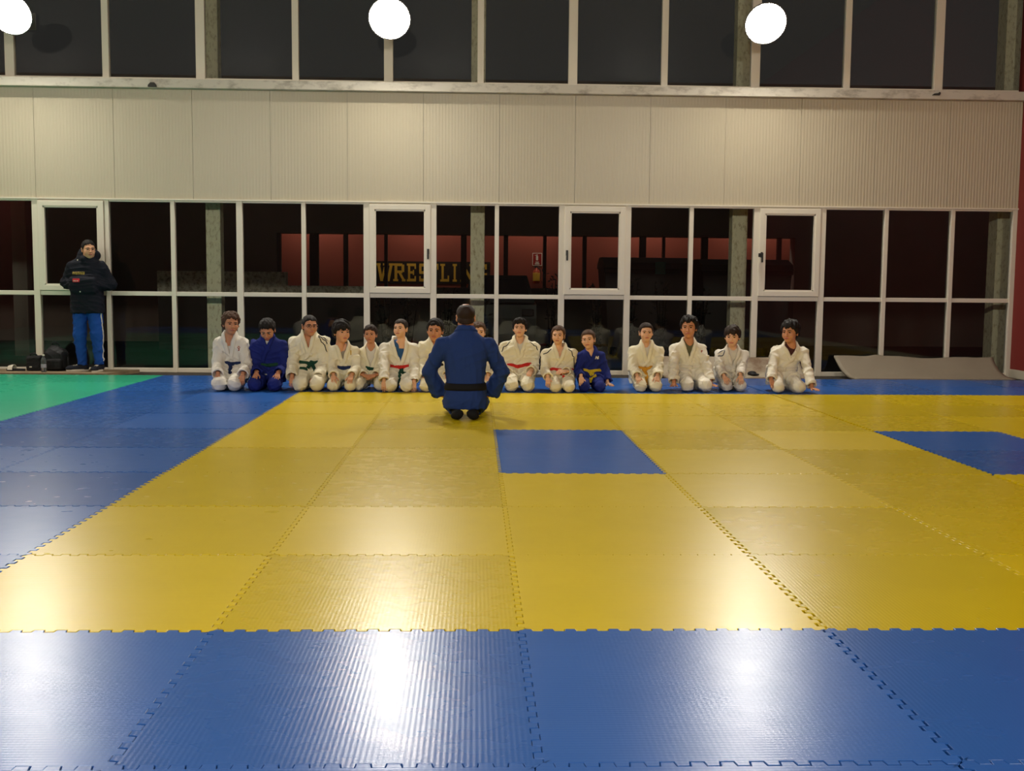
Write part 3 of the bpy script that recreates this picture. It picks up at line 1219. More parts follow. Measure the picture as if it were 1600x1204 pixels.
def kneeler(name_loc, P):
    """A figure sitting on its heels in a judo suit. Local frame: origin on the mat below the hips, facing -y."""
    root = thing('person', P['label'], 'person', name_loc, P.get('rz', 0.0), P.get('group'))
    sd = P['seed']
    r = np.random.RandomState(sd)
    adult = P.get('adult', False)
    zs, shw = P['zs'], P['shw']                 # shoulder height, half width over the sleeves
    g = P.get('girth', 1.0)
    lean, cxn = P.get('lean', .06), P.get('cx', 0.0)
    sc = 1.12 if adult else zs / .56             # limb scale
    wsc = shw / .195
    kx, ky_ = P.get('kx', .085), P.get('ky', -.36 * sc)
    fr = [.16, .33, .45, .60, .76, .88, .95, 1.0, 1.08]
    rx = np.array([.148, .148, .134, .142, .150, .142, .114, .076, .056]) * wsc * np.array([g] * 5 + [1] * 4)
    ry = np.array([.120, .120, .104, .104, .106, .094, .080, .064, .054]) * g * (.5 + .5 * wsc)
    if adult:
        fr = [.10, .22, .36, .55, .74, .88, .95, 1.0, 1.07]
        rx = np.array([.192, .188, .160, .172, .190, .182, .135, .085, .062])
        ry = np.array([.150, .155, .122, .122, .128, .112, .090, .072, .060])
    zz = [q * zs for q in fr]
    cx = [cxn * max(0, (q - .3) / .7) for q in fr]
    cy = [.03 - lean * max(0, (q - .3) / .7) for q in fr]
    T = Loft(zz, cx, cy, rx, ry, 2.3)
    gi, gtr = GI[P.get('gi', 'white')], GI[P.get('gtr', P.get('gi', 'white'))]
    skin = SKINS[P.get('skin', 0)]
    if adult:
        wsc = 1.0
    hips = {s: np.array((s * .075 * wsc * g, .03, .20 * sc)) for s in (-1, 1)}
    knees = {s: np.array((s * P.get('kxl' if s < 0 else 'kxr', kx), ky_, .072 * sc)) for s in (-1, 1)}
    ank = {s: np.array((s * (.078 if adult else .055), .07 if adult else .05, .045)) for s in (-1, 1)}
    toe = {s: np.array((s * (.062 if adult else .045), .05 + (.17 if adult else .15) * sc, .045 if adult else .025)) for s in (-1, 1)}
    sh = {s: np.array((cxn + s * (shw - .060 * sc), .03 - lean * .83, zs * .845)) for s in (-1, 1)}
    al = (.245 * sc, .215 * sc)
    wr, el = {}, {}
    for s in (-1, 1):
        hd = P['hl'] if s < 0 else P['hr']
        wr[s] = np.array(hd['w'], float)
        el[s] = elbow(sh[s], wr[s], *al, hd.get('hint', (s * .22, 1.0, -.2)))
    H = .0085 if not adult else .0095
    lo, hi = (-.52, -.60, -.012), (.52, .30, zs + .10)
    hsz = P.get('hand', .70)

    # body: trunk, arms and legs under the cloth; head and hands finer, all one mesh
    b = Field((lo[0], lo[1], 0), hi, .0115)
    b.put(T.prim(-.024, z0=(.3 if adult else .16) * zs, z1=zs * 1.0))
    for s in (-1, 1):
        b.put(p_cone(sh[s], el[s], .036 * sc, .032 * sc), .02)
        b.put(p_cone(el[s], wr[s], .031 * sc, .022 * sc), .012)
        b.put(p_cone(hips[s], knees[s], .066 * sc, .046 * sc), .03)
        b.put(p_cone(knees[s], ank[s], .046 * sc, .03), .02)
        if not adult:
            b.put(p_cone(ank[s], toe[s], .03, .022), .015)
    body = [b.surface()]
    hp = np.array(P['head'], float)
    feats = put_head(root, body, hp, rot(*P.get('hrot', (0, 0, 0))), P.get('hs', .95), P.get('kind', 'child'), P['hair'], P.get('haircol', 'black'), sd, skin,
                     face=P.get('face', True), glasses=P.get('glasses', False), wide=P.get('wide', 1.06))
    for s in (-1, 1):
        hd = P['hl'] if s < 0 else P['hr']
        body.append(hand_at(hd.get('pose', 'rest'), wr[s], hd.get('f', (-s * .12, -.72, -.62)), hd.get('p', (0, .6, -.8)), s, hsz))
    V, Q = join(body)
    bo = link('body', quick_mesh('body', V, Q, [skin]), root)
    for n, me in feats:
        link(n, me, bo if n != 'glasses' else root)

    # trousers
    t = Field((lo[0], lo[1], lo[2]), (hi[0], hi[1], .46 * sc), H)
    t.put(p_ell((0, .03, .19 * sc), (.145 * wsc * g, .12 * g, .11 * sc)))
    for s in (-1, 1):
        t.put(p_cone(hips[s], knees[s] + np.array((0, .02, .012)), .088 * sc * g, .066 * sc, .006, 70, r.uniform(0, 6)), .03)
        t.put(p_cone(knees[s], knees[s] + np.array((s * -.004, .03, .0)), .068 * sc, .066 * sc), .02)
        t.put(p_cone(knees[s], ank[s] + np.array((s * .01, -.03, .006)), .062 * sc, .046, .006, 60, r.uniform(0, 6), flat=True), .02)
    t.wrinkle(.008, sd + 50, .14)
    t.clip(lambda x, y, z: .003 - z + 0 * x + 0 * y)
    tv, tq = t.surface()
    link('trousers', quick_mesh('trousers', tv, tq, [gtr]), root)

    if adult:
        for s in (-1, 1):
            f2 = Field((s * .07 - .10, -.05, 0), (s * .07 + .10, .38, .14), .007)
            f2.put(p_cone(ank[s], toe[s], .040, .036))
            f2.put(p_ell(toe[s] + np.array((s * .004, .010, .002)), (.056, .036, .038), rot(0, 0, s * .35)), .02)
            f2.clip(lambda x, y, z: .002 - z + 0 * x + 0 * y)
            v, q = f2.surface()
            link('sock', quick_mesh('sock', v, q, [CLOTH['black']]), root)

    # jacket
    j = Field(lo, hi, H)
    j.put(T.prim(0, z0=.10 * zs))
    for s in (-1, 1):
        e = hips[s] + (knees[s] - hips[s]) * P.get('flap', .52)
        j.put(p_cone(hips[s] + np.array((0, 0, .012)), e + np.array((0, 0, .012)), .098 * (.85 if adult else sc * g), .088 * sc, flat=True), .035)
    j.clip(lambda x, y, z: P.get('hem', .055) - z + (0 if adult else .48) * x * x - .10 * np.clip(-y - .05, 0, 1) + 0 * y)
    torso = Field(lo, hi, H)
    torso.F = j.F.copy()
    torso.wrinkle(P.get('wrinkle', .009), sd, .15)
    for s in (-1, 1):
        hd = P['hl'] if s < 0 else P['hr']
        cs = hd.get('cuff', .060) * sc
        d = (wr[s] - el[s]) / np.linalg.norm(wr[s] - el[s])
        ce = wr[s] - d * hd.get('short', .012)
        j.put(p_cone(sh[s], el[s], .060 * sc, .056 * sc, .006, 62, r.uniform(0, 6)), .035)
        j.put(p_cone(el[s], ce, .055 * sc, cs, .006, 66, r.uniform(0, 6), flat=True), .02)
    j.wrinkle(P.get('wrinkle', .009), sd, .15)
    for s in (-1, 1):
        hd = P['hl'] if s < 0 else P['hr']
        cs = hd.get('cuff', .060) * sc
        d = (wr[s] - el[s]) / np.linalg.norm(wr[s] - el[s])
        ce = wr[s] - d * hd.get('short', .012)
        j.put(p_cone(ce - d * .02, ce + d * .03, cs - .016, cs - .008), .004, sub=True)
    # opening at the neck
    vz, vt, vx = P.get('vz', .66) * zs, P.get('vt', .052), P.get('vx', 0.0)

    def vcut(x, y, z):
        c = T.cx(np.clip(z, zz[0], zz[-1]).ravel()).reshape(z.shape)
        yy = T.cy(np.clip(z, zz[0], zz[-1]).ravel()).reshape(z.shape)
        w_ = np.clip((z - vz) / (zs - vz), -.2, 1.02) * vt * (1 + .25 * np.sin(np.clip((z - vz) / (zs - vz), 0, 1) * math.pi) * P.get('vround', 0))
        return np.maximum(abs(x - c - vx) - w_, y - yy + .012)
    if not P.get('back', False):
        j.F = np.maximum(j.F, -vcut(*j.grids())).astype(np.float32)
    hole = p_cone((hp[0] * .55 + cxn * .45, .03 - lean * 1.02, zs + .10), (cxn, .03 - lean * .9, zs * .93), .05, .046)
    j.put(hole, .004, sub=True)
    jv, jq = j.surface()
    jo = link('jacket', quick_mesh('jacket', jv, jq, [gi]), root)

    # undershirt in the opening
    if P.get('tee'):
        u = Field((-.22, lo[1], .2 * zs), (.22, hi[1], zs + .05), .0095)
        u.put(T.prim(-.015, z0=.42 * zs, z1=zs * 1.02))
        u.put(p_cone((cxn, .03 - lean - .01, zs + .06), (cxn, .03 - lean - .07, zs * P.get('teez', 1.0)), .050, .034), .01, sub=True)
        uv, uq = u.surface()
        link('undershirt', quick_mesh('undershirt', uv, uq, [CLOTH[P['tee']]]), root)

    # collar band: from the nape down both edges of the opening to the belt
    zw = P.get('zw', .47) * zs

    def front(x, z):
        return (x, float(T.cy(z) - T.ry(z)) - .02, z)
    lap = []
    wband = P.get('band', .042)
    if P.get('back', False):
        pts = [(cxn - .075, .03 - lean - .03, zs * .985), (cxn - .055, .03 - lean + .045, zs * 1.035), (cxn, .03 - lean + .066, zs * 1.045), (cxn + .055, .03 - lean + .045, zs * 1.035), (cxn + .075, .03 - lean - .03, zs * .985)]
        lap.append(ribbon(spline(pts, 22), None, wband * 1.1, .007, 5, field=torso, sink=.012))
    else:
        for s in (-1, 1):
            k = vt + .012
            top = [(cxn, .03 - lean + .056, zs * 1.06), (cxn + s * .050, .03 - lean + .026, zs * 1.055), (cxn + s * (k + .000), .03 - lean - .035, zs * 1.02)]
            mid = [front(cxn + vx + s * (k * (1 - q) + .010 * q + P.get('vround', 0) * .02 * math.sin(q * math.pi)), zs * (1 - q) * .985 + vz * q) for q in (.25, .5, .75, 1.0)]
            end = [front(cxn * .6 + vx * .8 - s * .040, (vz + zw) / 2), front(cxn * .4 + vx * .6 - s * .062, zw + .028)] if s > 0 else [front(cxn * .6 + vx + .03, vz - .03)]
            lap.append(ribbon(spline(top + mid + end, 34), None, wband, .008 if s > 0 else .006, 5, field=torso, sink=.012))
    lv, lq = join(lap)
    link('collar_band', quick_mesh('collar_band', lv, lq, [gi]), jo)

    # belt
    bl = P.get('belt')
    if bl:
        tor2 = Field(lo, hi, H)
        tor2.F = np.minimum(j.F, torso.F)
        sl, drop = bl.get('slope', 0.0), bl.get('tails', ())
        wv = bl.get('w', .040)
        ring = []
        for a in np.linspace(0, 2 * math.pi, 49):
            zc = zw + sl * math.sin(a)
            ring.append((float(T.cx(zc)) + 1.02 * float(T.rx(zc)) * math.sin(a), float(T.cy(zc)) - 1.02 * float(T.ry(zc)) * math.cos(a), zc))
        parts = [ribbon(ring, None, wv, .013, 5, field=torso, sink=.012)]
        col = [CLOTH[bl['c']]]
        kx0 = bl.get('kx', 0.0)
        base = np.array(front(cxn * .3 + kx0, zw + sl * math.sin(kx0 / .15)))
        base = torso.project(base[None])[0]
        if bl.get('knot', True):
            kf = Field(base - .05, base + .05, .005)
            kf.put(p_box(base + np.array((0, -.012, 0)), (.022, .014, .022), .010, rot(0, 0, .3)))
            kf.put(p_box(base + np.array((.022, -.008, -.006)), (.02, .010, .015), .008, rot(0, 0, .6)), .004)
            kf.put(p_box(base + np.array((-.022, -.008, -.006)), (.02, .010, .015), .008, rot(0, 0, -.6)), .004)
            parts.append(kf.surface())
        bv, bq = join(parts)
        bo2 = link('belt', quick_mesh('belt', bv, bq, col), root)
        for ti, (dx, dz, sag) in enumerate(drop):
            a0 = base + np.array((0, -.022, -.010))
            a1 = a0 + np.array((dx * .5, -.030 - sag * .5, dz * .55))
            a2 = a0 + np.array((dx, -.022 - sag, dz))
            pp = spline([a0, a1, a2], 10)
            # keep the tail outside the cloth
            ff = Field(lo, hi, H) if ti == 0 else ff
            if ti == 0:
                ff.F = j.F.copy()
                nz = min(t.F.shape[2], ff.F.shape[2])
                ff.F[:, :, :nz] = np.minimum(ff.F[:, :, :nz], t.F[:ff.F.shape[0], :ff.F.shape[1], :nz])
            for _ in range(3):
                dd = ff.sample(pp)
                pp = pp + np.clip(.006 - dd, 0, .05)[:, None] * ff.normal(pp)
            N = np.tile(np.array((0, -1.0, .1)), (len(pp), 1))
            rv, rq = ribbon(pp, N, wv * .9, .0035, 3, sink=.0035)
            link('belt_end', quick_mesh('belt_end', rv, rq, [CLOTH[bl.get('tc', bl['c'])]]), bo2)
    # emblems and stripes
    for n, (c, x, z, w_, h_, mask) in P.get('marks', {}).items():
        nx, nz = (len(mask[0]) + 1, len(mask) + 1) if mask else (4, 4)
        dv, dq = decal(j, x, z, w_, h_, -.45, nx, nz, .0035, mask)
        link(n.rstrip('0123456789').rstrip('_'), quick_mesh(n, dv, dq, [CLOTH[c]], smooth=False), jo)
    for s, c, n in P.get('stripes', ()):
        for k in range(n):
            o = (k - (n - 1) / 2) * .016
            pts = [(cxn + s * q * shw, .03 - lean * .9 + o - .055, zs * 1.06) for q in np.linspace(.46, .88, 12)]
            P3 = np.array(pts)
            for _ in range(40):
                P3[:, 2] -= np.clip(j.sample(P3) * .7, -.02, .02)
            rv, rq = ribbon(P3, j.normal(P3), .009, .004, 3, sink=.003)
            link('shoulder_stripe', quick_mesh('shoulder_stripe', rv, rq, [CLOTH[c]]), jo)
    return root


# ------------------------------------------------------------------ the class: who sits where (pixels of the 1600x1204 photograph turned into positions)
def at_depth(px, py, Y):
    d = CF + CR * ((px - 800) / F_PX) - CU * ((py - 602) / F_PX)
    t = (Y - CAM.y) / d.y
    return CAM + d * t


def on_mat(px, py):
    d = CF + CR * ((px - 800) / F_PX) - CU * ((py - 602) / F_PX)
    return CAM + d * (-CAM.z / d.z)


def child(base, gy, headx, top, chin, shy, shl, shr, hl, hr, **P):
    """base: pixel column of the hips; gy: row where the knees meet the mat; headx, top, chin: the head;
    shy: row of the collar; shl, shr: outer columns of the shoulders; hl, hr: wrists as (column, row, depth before the hips)."""
    g = on_mat(base, gy)
    rough_zs = at_depth(base, shy, g.y + .3).z
    sc = rough_zs / .56
    Y = g.y + .36 * sc - .01
    X = at_depth(base, gy, Y - .2).x
    lean = P.get('lean', .07)
    yn = Y + .03 - lean
    zs = at_depth(base, shy, yn).z
    xl, xr = at_depth(shl, shy + 12, yn).x - X, at_depth(shr, shy + 12, yn).x - X
    P['zs'], P['shw'], P['cx'] = zs, (xr - xl) / 2, (xl + xr) / 2
    yh = -lean - P.get('hfwd', .025)
    zt, zc = at_depth(headx, top, Y + yh - .02).z, at_depth(headx, chin, Y + yh - .06).z
    hs = P.setdefault('hs', min(1.04, max(.84, (zt - zc) / .236)))
    P['head'] = (at_depth(headx, chin, Y + yh).x - X, yh, zt - .126 * hs)
    for k, h in (('hl', hl), ('hr', hr)):
        q = at_depth(h[0], h[1], Y - h[2])
        dct = dict(h[3]) if len(h) > 3 else {}
        dct['w'] = (q.x - X, -h[2], q.z)
        P[k] = dct
    return kneeler((X, Y, 0), P)


FLOORHAND = lambda s: dict(pose='flat', f=(s * .35, -.9, -.12), p=(0, -.1, -1), short=.035)
DOWN = dict(f=(0, -.45, -.9), p=(0, .8, -.4))
FIG = ['.xx.', 'x..x', '.xx.', '..x.', '.xx.']
G = 'children kneeling in a row'

child(360, 611, 361, 487, 522, 523, 332, 388, (340, 586, .36, DOWN), (379, 586, .36, DOWN), seed=1, gi='grey', lean=.13, hrot=(.45, .05, .03), hair='curly', haircol='brown', skin=1,
      tee='teewhite', vz=.60, vt=.060, belt=dict(c='dkblue', tails=((-.05, -.16, .02), (.05, -.12, .02)), slope=.0), marks={'emblem': ('rust', .085, .44, .03, .05, FIG)}, kx=.082, group=G,
      label='boy in white judo suit with dark blue belt, leftmost in the kneeling row')
child(418, 611, 418, 497, 531, 527, 389, 449, (401, 583, .30, dict(pose='flat', f=(-.1, -.85, -.5), p=(0, .5, -.85))), (434, 583, .30, dict(pose='flat', f=(.1, -.85, -.5), p=(0, .5, -.85))), seed=2, gi='blue', lean=.15,
      hrot=(0, .55, 0), hair='short', skin=1, tee='teewhite', vz=.80, vt=.045, belt=dict(c='green', tails=(), knot=False), kx=.105, group=G,
      marks={'maker_tag': ('white', -.02, .165, .03, .014, None)}, label='boy in all blue judo suit looking down at the mat')
child(486, 611, 484, 491, 525, 521, 450, 516, (456, 590, .36, DOWN), (497, 590, .33, dict(f=(-.75, -.55, -.35), p=(0, .5, -.85))), seed=3, gi='warm', lean=.11, girth=1.12, hrot=(.42, .02, 0), hair='crop', skin=1,
      glasses=True, vz=.66, belt=dict(c='green', slope=.035, tails=((-.10, -.11, .03), (.12, -.13, .03)), kx=.01), stripes=((1, 'ink', 3),), kx=.09, group=G,
      marks={'maker_tag': ('ink', -.065, .155, .022, .032, None)}, label='boy with glasses, white judo suit with black shoulder stripes and green belt')
child(536, 611, 534, 500, 535, 537, 511, 562, (521, 587, .30), (549, 587, .31), seed=4, gi='warm', lean=.08, hrot=(.55, .02, 0), hair='bowl', skin=0, tee='teegrey', teez=.90, vz=.58, vt=.066,
      belt=dict(c='dkblue', knot=False, w=.05), marks={'emblem': ('gold', .075, .40, .012, .05, None)}, kx=.092, group=G, label='bowl-haired boy with blue belt kneeling beside the boy with glasses')
child(578, 610, 579, 507, 536, 540, 557, 602, (568, 586, .24, dict(f=(.85, -.45, -.2), p=(0, .4, -.9))), (586, 586, .25, dict(f=(-.85, -.45, -.25), p=(0, .5, -.85))), seed=5, gi='warm', lean=.06, hrot=(-.08, 0, 0), hair='short', haircol='dark', skin=1,
      tee='teewhite', vz=.48, vt=.080, vround=.8, belt=dict(c='green', knot=False, w=.048), kx=.115, group=G, label='small boy in loose white suit and green belt, hands folded in his lap')
child(624, 612, 626, 497, 528, 532, 592, 655, (600, 596, .36, DOWN), (647, 597, .30, DOWN), seed=6, gi='white', lean=.09, hrot=(-.35, -.08, 0), hair='crop', haircol='dark', skin=2, tee='teeblue', teez=1.0,
      vz=.52, vt=.072, vx=.02, vround=.6, belt=dict(c='red', tails=((-.01, -.17, .03), (.08, -.12, .02)), tc='green', kx=.02), kx=.085, group=G,
      label='boy in white suit open over a blue shirt, with red and green belt')
child(680, 612, 680, 497, 533, 529, 652, 709, (664, 591, .33, DOWN), (698, 588, .30), seed=7, gi='warm', lean=.09, hrot=(-.12, .05, .04), hair='short', skin=1, vz=.62, belt=dict(c='black', knot=True, tails=()), kx=.09, group=G,
      label='dark-haired boy in white suit just left of the instructor, partly hidden by him')
child(745, 612, 747, 502, 534, 534, 719, 772, (728, 590, .32), (762, 588, .32), seed=8, gi='warm', lean=.07, hrot=(.1, 0, 0), hair='short', haircol='brown', skin=2, vz=.64, belt=dict(c='yellow', tails=()), kx=.09, group=G,
      label='brown-haired child almost wholly hidden behind the kneeling instructor')
child(811, 612, 812, 497, 527, 530, 780, 844, (793, 582, .24, dict(f=(.05, -.7, -.7))), (829, 580, .24, dict(pose='fist', f=(-.3, -.75, -.55))), seed=9, gi='warm', lean=.05, girth=1.06, hrot=(-.12, -.1, 0), hair='quiff', haircol='black', skin=2, tee='teewhite', vz=.66,
      belt=dict(c='red', slope=.03, kx=-.03, knot=False), marks={'maker_tag': ('ink', -.045, .165, .024, .032, None)}, stripes=((1, 'ink', 1), (-1, 'ink', 1)), kx=.088, group=G,
      label='boy in white suit with red belt just right of the instructor')
child(877, 613, 872, 508, 538, 541, 845, 903, (856, 590, .30, DOWN), (884, 580, .20, dict(f=(-.9, -.35, -.05), p=(0, .6, -.8))), seed=10, gi='warm', lean=.06, hrot=(-.2, 0, .03), hair='loose', haircol='brown', skin=2, vz=.68,
      belt=dict(c='red', tails=((.13, -.15, .02),), knot=False), stripes=((1, 'ink', 1), (-1, 'ink', 1)), kx=.075, group=G, label='girl in white suit with red belt, one hand on her belly')
child(924, 612, 919, 514, 545, 546, 900, 946, (908, 589, .28, DOWN), (950, 599, .16, FLOORHAND(1)), seed=11, gi='blue', lean=.06, hrot=(-.3, 0, -.10), hair='tied', haircol='brown', skin=2, tee='teewhite', vz=.74, vt=.045,
      belt=dict(c='yellow', tails=((.06, -.05, .01), (-.02, -.10, .02)), kx=.0), marks={'emblem': ('white', .065, .36, .045, .034, ['xx.x', 'xxxx', 'x.xx'])}, kx=.085, group=G,
      label='small girl in blue judo suit with yellow belt')
child(1010, 612, 1009, 503, 534, 537, 981, 1038, (996, 588, .31), (1027, 588, .31), seed=12, gi='warm', lean=.06, hrot=(0, 0, 0), hair='tied', haircol='dark', skin=2, tee='teewhite', vz=.60, vt=.045,
      belt=dict(c='orange', tails=((-.03, -.17, .03), (.02, -.16, .03)), kx=-.01), kx=.085, group=G, label='child in white suit with orange belt and tied-back dark hair')
child(1084, 612, 1076, 493, 528, 533, 1046, 1104, (1053, 600, .34, FLOORHAND(-1)), (1111, 600, .30, FLOORHAND(1)), seed=13, gi='white', lean=.08, hrot=(-.32, 0, 0), hair='curly', haircol='black', skin=1, tee='teeolive', vz=.58, vt=.066,
      belt=dict(c='white', knot=False, w=.036), marks={'emblem': ('rust', .095, .43, .02, .022, ['xx', 'x.'])}, kx=.10, group=G,
      label='curly-haired boy in plain white suit leaning with both hands beside his knees')
child(1143, 611, 1144, 508, 541, 543, 1117, 1170, (1132, 588, .31), (1157, 587, .31, dict(f=(0, -.6, -.75))), seed=14, gi='grey', lean=.07, hrot=(-.35, .12, 0), hair='fringe', haircol='dark', skin=2, tee='teewhite', teez=1.0, vz=.52, vt=.072,
      belt=dict(c='white', tails=((.05, -.05, .01), (.02, -.09, .02)), kx=.02, w=.036), stripes=((-1, 'dkblue', 2),), kx=.078, group=G, label='small boy in white suit and white belt beside the curly-haired boy')
child(1228, 614, 1234, 500, 536, 538, 1204, 1263, (1205, 594, .30, dict(f=(.1, -.7, -.7))), (1269, 606, .34, FLOORHAND(1)), seed=15, gi='white', lean=.05, hrot=(-.7, .05, 0), hair='full', haircol='black', skin=1, tee='teemaroon', teez=1.0, vz=.68, vt=.085,
      belt=dict(c='white', knot=False, w=.05), marks={'emblem': ('gold', .075, .42, .035, .05, FIG)}, kxl=.125, kxr=.105, kx=.115, group=G,
      label='rightmost child in white suit over a maroon shirt, one arm out to the mat')

# the instructor, seen from behind
gi_ = on_mat(727, 650)
IY = gi_.y - .02
ix = at_depth(727, 640, IY).x


def inst(px, py, dy):
    q = at_depth(px, py, IY + dy)
    return (-(q.x - ix), -dy, q.z)


zs_i = at_depth(727, 517, IY + .03).z
kneeler((ix, IY, 0), dict(seed=40, adult=True, back=True, rz=math.pi, zs=zs_i, shw=(at_depth(775, 540, IY).x - at_depth(680, 540, IY).x) / 2, cx=0.0, lean=.05, girth=1.0, gi='navy', skin=1,
        head=(0, -.055, at_depth(727, 474, IY + .05).z - .118 * 1.0), hs=1.0, hrot=(0, .05, 0), kind='man', hair='bald', haircol='dark', face=True, wide=1.05, hem=.08, flap=.62,
        hl=dict(w=inst(766, 616, .15), hint=(-1, .15, .0), f=(.75, -.6, -.25), p=(0, .3, -1), pose='rest', cuff=.070, short=.01), hr=dict(w=inst(688, 616, .15), hint=(1, .15, .0), f=(-.75, -.6, -.25), p=(0, .3, -1), pose='rest', cuff=.070, short=.01),
        hand=1.0, belt=dict(c='black', knot=True, tails=((.05, -.12, .02), (-.05, -.12, .02)), w=.062), zw=.36, kx=.13, wrinkle=.007, vz=.6,
        label='instructor in blue judo suit with black belt, kneeling with his back to the viewer'))


# ------------------------------------------------------------------ the man standing by the window
def standing_man():
    Y = 10.42
    base = at_depth(139, 576, Y)
    root = thing('person', 'man in dark navy jacket and blue track trousers standing by the window', 'person', (base.x, Y, .012))
    hipz, shz = .86, 1.40
    skin = SKINS[0]
    sh = {-1: (-.172, .0, 1.315), 1: (.182, .01, 1.315)}
    el = {-1: (-.265, .06, 1.12), 1: (.275, .07, 1.10)}
    wr = {-1: (-.115, -.115, 1.085), 1: (.12, -.115, 1.075)}
    hip = {-1: (-.088, .0, .86), 1: (.092, .0, .86)}
    kn = {-1: (-.095, -.02, .47), 1: (.118, -.02, .47)}
    an = {-1: (-.085, .02, .085), 1: (.13, .01, .085)}
    b = Field((-.4, -.3, 0), (.4, .3, 1.5), .013)
    b.put(Loft([.8, .95, 1.1, 1.3, 1.40, 1.46], [0] * 6, [.0] * 6, [.13, .125, .13, .15, .12, .06], [.09, .085, .09, .095, .085, .06]).prim())
    for s in (-1, 1):
        b.put(p_cone(sh[s], el[s], .042, .036), .02).put(p_cone(el[s], wr[s], .036, .026), .02)
        b.put(p_cone(hip[s], kn[s], .075, .05), .03).put(p_cone(kn[s], an[s], .046, .034), .02)
    body = [b.surface()]
    feats = put_head(root, body, (.045, -.035, 1.530), rot(.6, .02, 0), 1.03, 'man', 'crop', 'black', 60, skin)
    for s in (-1, 1):
        body.append(hand_at('rest', wr[s], (-s * .9, -.1, -.25), (0, 1, -.1), s, 1.0))
    V, Q = join(body)
    bo = link('body', quick_mesh('body', V, Q, [skin]), root)
    for n, me in feats:
        link(n, me, bo)
    # trousers with a white side stripe
    t = Field((-.3, -.25, .03), (.35, .25, 1.0), .0095)
    t.put(p_ell((0, .0, .83), (.15, .10, .09)))
    for s in (-1, 1):
        t.put(p_cone((hip[s][0], 0, .80), kn[s], .092, .076, .004, 50, s), .03)
        t.put(p_cone(kn[s], an[s], .074, .056, .006, 55, 2 + s, flat=True), .03)
    t.wrinkle(.009, 61, .13)
    tv, tq = t.surface()
    to = link('trousers', quick_mesh('trousers', tv, tq, [CLOTH['track']]), root)
    for s in (1,):
        pts = np.array([(.27, -.035 + .03 * q, .76 - .63 * q) for q in np.linspace(0, 1, 26)])
        for _ in range(40):
            pts[:, 0] -= s * np.clip(t.sample(pts) * .7, -.02, .02)
        rv, rq = ribbon(pts, t.normal(pts), .022, .003, 3, sink=.004)
        link('side_stripe', quick_mesh('side_stripe', rv, rq, [CLOTH['white']]), to)
    # jacket
    j = Field((-.42, -.32, .66), (.44, .32, 1.60), .0095)
    j.put(Loft([.735, .80, .95, 1.05, 1.25, 1.36, 1.42, 1.47], [0] * 8, [.01] * 8, [.205, .205, .196, .190, .196, .165, .12, .085], [.150, .152, .145, .140, .136, .118, .10, .085], 2.4).prim())
    for s in (-1, 1):
        j.put(p_cone(sh[s], el[s], .074, .068, .006, 50, s), .06)
        j.put(p_cone(el[s], (wr[s][0], wr[s][1] + .02, wr[s][2]), .070, .056, .006, 55, 1 + s), .04)
    j.put(p_box((0, -.128, 1.085), (.165, .05, .10), .04), .03)
    j.wrinkle(.010, 62, .15)
    # collar and hood
    j.put(p_cone((0, .02, 1.40), (0, .015, 1.47), .098, .100), .03)
    j.put(p_ell((.03, .085, 1.46), (.125, .075, .085)), .03)
    j.put(p_cone((-.095, .04, 1.44), (0, -.085, 1.41), .036, .034), .02)
    j.put(p_cone((.095, .04, 1.46), (0, -.085, 1.41), .040, .034), .02)
    j.put(p_cone((.045, -.04, 1.62), (.02, -.02, 1.44), .080, .062), .006, sub=True)
    jv, jq = j.surface()
    jo = link('jacket', quick_mesh('jacket', jv, jq, [CLOTH['navyjacket']]), root)
    # lettering and red patch on the chest, cut as the photo shows them (a row of gold letters over a small red label)
    mask = ['xx.x..xx..xx.x.x.x.xx.x', 'x.xx.x.xx.x.xx.xx.x..xx', 'xx.xxx.xx.xx.xxx.xx.x.x', 'x.x.x.xxxx.x.x.x.xx.xxx']
    for n, c, x, z, w_, h_, mk in (('chest_lettering', 'patchgold', -.055, 1.235, .155, .034, mask), ('chest_patch', 'patchred', -.065, 1.145, .085, .045, None),
                                    ('patch_lettering', 'white', -.068, 1.138, .06, .012, ['x.xx.x.xx'])):
        nx, nz = (len(mk[0]) + 1, len(mk) + 1) if mk else (5, 4)
        dv, dq = decal(j, x, z, w_, h_, -.30, nx, nz, .006 if n != 'patch_lettering' else .009, mk)
        link(n, quick_mesh(n, dv, dq, [CLOTH[c]], smooth=False), jo)
    for x, z in ((-.115, 1.44), (-.02, .985)):
        q = j.project(np.array([(x, -.2, z)]))[0]
        MB().lathe([(.007, 0), (.009, .002), (.007, .006)], 10, Matrix.Translation(Vector(q)) @ Matrix.Rotation(math.pi / 2, 4, 'X')).build('snap_button', M_PVC, jo)
    # trainers
    for s, yaw in ((-1, -1.15), (1, -.1)):
        e = empty('trainer')
        e.parent = root
        e.location = (an[s][0], an[s][1], 0)
        e.rotation_euler.z = yaw
        f = Field((-.07, -.24, -.005), (.07, .10, .14), .006)
        f.put(p_cone((0, .035, .05), (0, -.14, .035), .042, .034))
        f.put(p_ell((0, -.15, .034), (.045, .055, .032)), .03)
        f.put(p_cone((0, .03, .05), (0, .015, .10), .044, .042, flat=True), .02)
        f.clip(lambda x, y, z: .020 - z + 0 * x + 0 * y)
        v, q = f.surface()
        link('upper', quick_mesh('upper', v, q, [CLOTH['sneaker']]), e)
        so = []
        for i in range(28):
            a = 2 * math.pi * i / 28
            so.append((.047 * math.sin(a) * (1 - .12 * math.cos(a + math.pi)), -.062 - .135 * math.cos(a)))
        mb = MB()
        n = len(so)
        mb.add([(x, y, 0) for x, y in so] + [(x, y, .024) for x, y in so], [tuple(range(n))[::-1], tuple(range(n, 2 * n))] + [(i, (i + 1) % n, (i + 1) % n + n, i + n) for i in range(n)])
